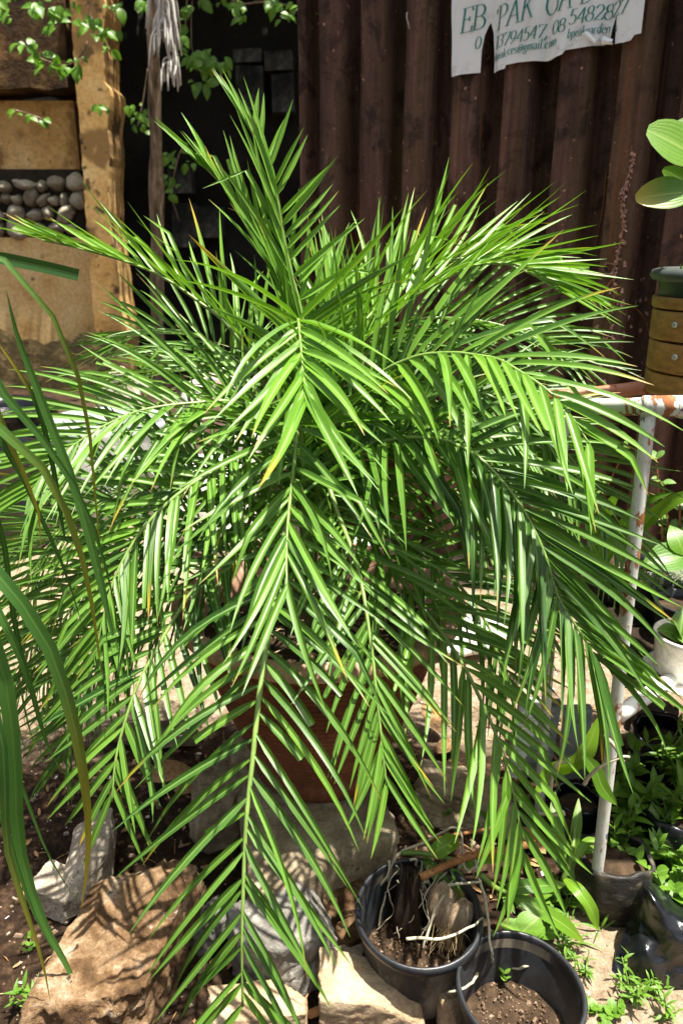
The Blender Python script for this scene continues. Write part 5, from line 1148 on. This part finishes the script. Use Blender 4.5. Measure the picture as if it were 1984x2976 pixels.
def frond(wp, L_=.27, n=26, a0=72, a1=24, vee=24, droop=1.1, wd=.0135, pet=.30, up=None, seed=0, score=1.0, yellow=.05, rad=.0062, tiplen=.55, side_scale=(1, 1), root=None, right=None, hue=.35):
    r = random.Random(seed + 400); off = V((r.uniform(-.035, .035), r.uniform(-.035, .035), 0))
    pts = spline([CB + off] + [P(*q) for q in wp], 90); N_P = 90
    mb = MB(); mb.tube(pts, [rad*(1.25 - 1.05*(i/89)) + .0006 for i in range(N_P)], 7)
    fo = obj('frond', mb, M['rachis'], palm)
    h = pts[-1] - pts[0]; h.z = 0
    if up is None:
        B0 = h.normalized().cross(V((0, 0, 1))).normalized()
    else:
        B0 = None
    length = sum((pts[i+1]-pts[i]).length for i in range(N_P-1))
    for k in range(n*2):
        side = 1 if k % 2 else -1
        q = pet + (1 - pet) * min(.995, ((k//2) + .5 + r.uniform(-.30, .30) + .2*side)/n) ; i = min(N_P-2, int(q*(N_P-1))); f = q*(N_P-1) - i
        p = pts[i].lerp(pts[i+1], f); T = (pts[min(i+2, N_P-1)] - pts[max(0, i-2)]).normalized()
        if B0 is not None: B = (B0 - T*B0.dot(T)).normalized()
        else: U = V(up); B = T.cross(U).normalized()
        N = B.cross(T)
        t = (q - pet)/(1 - pet)
        grow = min(1, .35 + t*3.2) * (1 - (1 - tiplen)*max(0, (t - .45)/.55)**1.3)
        a0_, a1_ = (a0, a1) if side < 0 or not right else right; al = R(a0_ + (a1_ - a0_)*t ** 1.1 + r.gauss(0, 4.5)); ve = R(vee + r.gauss(0, 9) + (9 if (k//2) % 3 == 0 else -4))
        yl = r.random() < yellow; br = r.random() < .10
        tipc = (.9, r.uniform(.68, .82)) if yl else ((.6, .87) if r.random() < .3 else (0.0, .9))
        if br: tipc = (0.0, .9)
        cut = r.uniform(.30, .72) if br else 0
        lm, lp = leaflet(p, T, B, N, side, al, ve, L_*grow*r.uniform(.86, 1.12)*side_scale[0 if side < 0 else 1], wd*r.uniform(.85, 1.15)*(.75 + .25*grow), droop*.52*r.uniform(.5, 1.6), max(0, min(.95, hue + r.gauss(0, .13))), tipc, cut, kink=(r.uniform(.5, 1.2) if r.random() < .07 else 0))
        px = [proj(z_) for z_ in lp]; vis = sum(1 for z_ in px if 0 < z_[0] < 1984 and 0 < z_[1] < 2976)/len(px)
        ext = math.hypot(px[-1][0]-px[0][0], px[-1][1]-px[0][1]); LEAFLETS.append((ext*score*vis, fo, lm))
    return fo
FR_ = [
 # (waypoints px, py, Y ...), options                                               the ones nearest the camera first
 ('A', [(882, 1500, 1.68), (876, 1150, 1.67), (866, 935, 1.63), (874, 1003, 1.52), (882, 1090, 1.43), (888, 1160, 1.37)], dict(hue=0.75, L_=.29, n=19, a0=58, a1=16, vee=8, droop=.9, wd=0.0166, pet=.58, score=2.2, tiplen=.85)),
 ('B', [(880, 1350, 1.62), (868, 1235, 1.53), (855, 1344, 1.41), (838, 1500, 1.28), (832, 1620, 1.20), (834, 1705, 1.15)], dict(hue=0.50, L_=.285, n=19, a0=66, a1=16, vee=14, droop=.9, wd=0.0143, pet=.30, score=2.2, tiplen=.8)),
 ('C', [(870, 1420, 1.60), (840, 1500, 1.46), (800, 1700, 1.31), (755, 2010, 1.15), (735, 2200, 1.08), (715, 2400, 1.02), (704, 2700, .95), (705, 2925, .915)], dict(hue=0.42, L_=.305, n=30, a0=63, a1=38, vee=6, droop=1.9, wd=0.0129, rad=.0078, pet=.36, score=2.4, yellow=.12, tiplen=.62)),
 ('D', [(930, 1400, 1.60), (986, 1506, 1.48), (1043, 1666, 1.36), (1078, 1876, 1.25), (1100, 2074, 1.18), (1115, 2210, 1.14), (1122, 2280, 1.12)], dict(hue=0.50, up=(0, -.62, .78), L_=.27, n=31, a0=62, a1=20, vee=10, droop=.9, wd=0.0120, pet=.25, score=2.0, yellow=.08)),
 ('E', [(1000, 1500, 1.60), (1110, 1620, 1.50), (1209, 1742, 1.42), (1330, 1908, 1.32), (1410, 2065, 1.25), (1460, 2191, 1.20), (1505, 2374, 1.15), (1518, 2500, 1.12)], dict(hue=0.72, up=(0, -.62, .78), L_=.285, n=25, a0=58, a1=15, vee=8, droop=1.0, wd=0.0152, pet=.25, score=2.2, yellow=.16)),
 ('F', [(800, 1500, 1.60), (700, 1590, 1.50), (603, 1666, 1.42), (533, 1755, 1.36), (448, 1900, 1.28), (394, 2007, 1.23), (342, 2180, 1.17), (325, 2330, 1.13)], dict(hue=0.32, up=(0, -.62, .78), L_=.265, n=25, a0=60, a1=26, vee=6, droop=1.6, wd=0.0143, pet=.25, score=2.0, yellow=.06)),
 ('G', [(760, 1350, 1.62), (620, 1373, 1.52), (493, 1457, 1.45), (400, 1560, 1.40), (335, 1678, 1.35), (300, 1800, 1.31), (272, 1930, 1.28)], dict(hue=0.42, up=(0, -.62, .78), L_=.28, n=35, a0=62, a1=28, vee=8, droop=1.5, wd=0.0133, pet=.28, score=1.5)),
 ('H', [(850, 1250, 1.68), (696, 1172, 1.66), (558, 1172, 1.62), (424, 1190, 1.58), (335, 1223, 1.55), (250, 1270, 1.52), (150, 1350, 1.48), (85, 1440, 1.45)], dict(hue=0.50, up=(0, -.62, .78), L_=.31, n=51, a0=62, a1=30, vee=14, droop=1.2, wd=0.0115, pet=.30, score=1.5)),
 ('I', [(870, 1300, 1.72), (800, 1130, 1.74), (665, 950, 1.78), (582, 880, 1.80), (481, 810, 1.82), (380, 765, 1.84), (230, 722, 1.86), (130, 700, 1.87)], dict(hue=0.75, L_=.27, n=21, a0=50, a1=9, vee=38, droop=.35, wd=0.0115, pet=.42, score=1.5, yellow=.05)),
 ('J', [(885, 1300, 1.70), (885, 1000, 1.72), (873, 898, 1.73), (848, 797, 1.74), (823, 683, 1.75), (803, 560, 1.76), (783, 490, 1.77), (760, 435, 1.78), (735, 385, 1.79)], dict(hue=0.72, L_=.27, n=23, a0=24, a1=5, right=(84, 30), vee=10, droop=.12, wd=0.0124, pet=.44, up=(.25, -.9, .2), score=1.7, yellow=.03, side_scale=(1.1, .72))),
 ('J2', [(880, 1300, 1.71), (872, 1050, 1.73), (850, 905, 1.74), (800, 790, 1.76), (740, 680, 1.78), (665, 560, 1.80), (600, 490, 1.81)], dict(hue=0.80, L_=.25, n=17, a0=20, a1=6, vee=26, droop=.15, wd=0.0120, pet=.5, up=(.5, -.8, .3), score=1.5, yellow=.03)),
 ('K', [(930, 1250, 1.75), (1010, 1000, 1.80), (1075, 917, 1.85), (1182, 822, 1.90), (1280, 765, 1.94), (1400, 750, 1.95), (1530, 790, 1.92), (1630, 850, 1.88)], dict(hue=0.90, L_=.31, n=33, a0=60, a1=16, vee=40, droop=.7, wd=0.0124, pet=.36, score=1.5)),
 ('L', [(950, 1250, 1.72), (1040, 1020, 1.72), (1118, 942, 1.72), (1200, 866, 1.73), (1295, 810, 1.74), (1397, 768, 1.74), (1520, 775, 1.72), (1620, 830, 1.68)], dict(hue=0.75, L_=.32, n=35, a0=60, a1=16, vee=22, droop=.7, wd=0.0120, pet=.34, score=1.5)),
 ('M', [(950, 1300, 1.66), (1080, 1110, 1.62), (1200, 1040, 1.56), (1308, 1026, 1.50), (1384, 1033, 1.45), (1447, 1045, 1.40), (1510, 1080, 1.35), (1593, 1137, 1.29), (1663, 1216, 1.25), (1710, 1290, 1.22)], dict(hue=0.72, up=(0, -.62, .78), L_=.33, n=25, a0=60, a1=26, vee=12, droop=1.3, wd=0.0170, pet=.32, score=1.9, yellow=.03)),
 ('N', [(960, 1420, 1.64), (1050, 1310, 1.58), (1137, 1279, 1.52), (1245, 1273, 1.47), (1321, 1292, 1.43), (1397, 1336, 1.39), (1498, 1450, 1.33), (1574, 1590, 1.28), (1622, 1737, 1.24), (1686, 1840, 1.21), (1740, 1930, 1.19)], dict(hue=0.28, up=(0, -.62, .78), L_=.32, n=60, a0=60, a1=26, vee=8, droop=1.3, wd=0.0152, pet=.22, score=2.0, yellow=.08, tiplen=.75)),
 ('R', [(700, 1480, 1.60), (480, 1520, 1.60), (300, 1640, 1.58), (190, 1800, 1.55), (130, 1980, 1.52)], dict(hue=0.25, up=(0, -.62, .78), L_=.30, n=40, a1=30, droop=1.3, wd=0.0106, pet=.25)),
 ('R', [(700, 1420, 1.66), (450, 1400, 1.70), (250, 1480, 1.72), (120, 1620, 1.72), (60, 1780, 1.70)], dict(hue=0.25, up=(0, -.62, .78), L_=.30, n=40, a1=30, droop=1.3, wd=0.0106, pet=.28)),
 ('R', [(720, 1560, 1.55), (520, 1620, 1.50), (350, 1780, 1.45), (250, 1940, 1.42), (200, 2080, 1.40)], dict(hue=0.25, up=(0, -.62, .78), L_=.25, n=29, droop=1.4, wd=0.0106, pet=.25)),
 ('R', [(700, 1520, 1.70), (420, 1560, 1.74), (220, 1700, 1.74), (80, 1900, 1.70), (20, 2060, 1.66)], dict(hue=0.25, up=(0, -.62, .78), L_=.30, n=40, a1=30, droop=1.4, wd=0.0106, pet=.25)),
 ('R', [(720, 1620, 1.62), (500, 1720, 1.60), (330, 1880, 1.56), (230, 2060, 1.52), (190, 2200, 1.50)], dict(hue=0.25, up=(0, -.62, .78), L_=.25, n=29, droop=1.5, wd=0.0106, pet=.25)),
 ('R', [(740, 1400, 1.80), (500, 1340, 1.90), (280, 1400, 1.96), (100, 1520, 1.96), (-40, 1680, 1.94)], dict(hue=0.25, up=(0, -.62, .78), L_=.28, n=34, droop=1.2, wd=0.0106, pet=.25)),
 ('O', [(840, 1280, 1.76), (775, 1190, 1.82), (689, 1115, 1.90), (590, 1073, 2.00), (450, 1085, 2.10), (340, 1130, 2.15)], dict(hue=0.30, L_=.30, n=40, a1=30, droop=1.1, wd=0.0106, pet=.3)),
 ('T', [(960, 1200, 1.80), (1080, 1120, 1.90), (1250, 1120, 2.00), (1420, 1180, 2.05), (1550, 1280, 2.05)], dict(hue=0.38, up=(0, -.62, .78), L_=.31, n=40, a1=28, droop=1.2, wd=0.0106, pet=.3)),
 ('T', [(980, 1350, 1.72), (1120, 1230, 1.72), (1300, 1200, 1.70), (1480, 1270, 1.66), (1600, 1400, 1.62)], dict(hue=0.38, up=(0, -.62, .78), L_=.32, n=40, a1=28, droop=1.1, wd=0.0124, pet=.3, score=1.2)),
 ('T', [(960, 1120, 1.78), (1060, 990, 1.84), (1200, 930, 1.88), (1380, 930, 1.88), (1540, 975, 1.84), (1670, 1050, 1.78)], dict(hue=0.38, up=(0, -.62, .78), L_=.33, n=43, a1=24, droop=.9, wd=0.0110, pet=.32, score=1.2)),
 ('T', [(800, 1200, 1.76), (700, 1060, 1.80), (570, 975, 1.84), (440, 960, 1.87), (330, 1010, 1.88)], dict(hue=0.38, up=(0, -.62, .78), L_=.26, n=29, a1=20, vee=26, droop=.8, wd=0.0106, pet=.34)),
 ('U', [(1000, 1560, 1.60), (1130, 1560, 1.55), (1270, 1640, 1.50), (1380, 1760, 1.46), (1450, 1890, 1.43), (1490, 2020, 1.40)], dict(hue=0.30, up=(0, -.62, .78), L_=.25, n=29, droop=1.4, wd=0.0120, pet=.25)),
 ('U', [(1020, 1460, 1.66), (1180, 1400, 1.66), (1340, 1440, 1.64), (1480, 1560, 1.60), (1560, 1720, 1.57), (1600, 1860, 1.55)], dict(hue=0.30, up=(0, -.62, .78), L_=.26, n=31, droop=1.4, wd=0.0120, pet=.25)),
 ('U', [(960, 1300, 1.74), (1100, 1200, 1.80), (1280, 1230, 1.84), (1420, 1340, 1.85), (1520, 1480, 1.82)], dict(hue=0.30, up=(0, -.62, .78), L_=.26, n=29, droop=1.2, wd=0.0106, pet=.3)),
 ('T', [(980, 1250, 1.76), (1200, 1130, 1.74), (1420, 1150, 1.70), (1600, 1270, 1.64), (1730, 1440, 1.60), (1810, 1640, 1.57)], dict(hue=0.38, up=(0, -.62, .78), L_=.32, n=42, a0=58, a1=28, vee=10, droop=1.2, wd=0.0110, pet=.3, score=1.2)),
 ('T', [(990, 1330, 1.74), (1200, 1280, 1.74), (1400, 1350, 1.72), (1540, 1500, 1.70), (1620, 1680, 1.68)], dict(hue=0.38, up=(0, -.62, .78), L_=.29, n=38, a0=58, a1=28, vee=10, droop=1.2, wd=0.0101, pet=.3, score=1.0)),
 ('W', [(905, 1250, 1.72), (930, 1080, 1.74), (950, 950, 1.78), (960, 860, 1.82), (965, 790, 1.86)], dict(hue=0.70, L_=.25, n=20, a0=34, a1=8, vee=35, droop=.3, wd=0.0120, pet=.5)),
]
for i, (nm, wps, kw) in enumerate(FR_): frond(wps, seed=i*3 + 1, **kw)
# the 300 leaflets that show largest are objects under their frond, the rest one mass of small leaflets
LEAFLETS.sort(key=lambda e: -e[0])
for s_, fo, lm in LEAFLETS[:300]: obj('leaflet', lm, M['frond'], fo)
mass = MB()
for s_, fo, lm in LEAFLETS[300:]:
    o_ = len(mass.v); mass.v += lm.v
    for f, u, c_ in zip(lm.f, lm.uv, lm.col): mass.f.append(tuple(i + o_ for i in f)); mass.uv.append(u); mass.col.append(c_); mass.mi.append(0)
o = obj('leaflets', mass, M['frond'], palm); o['kind'] = 'stuff'
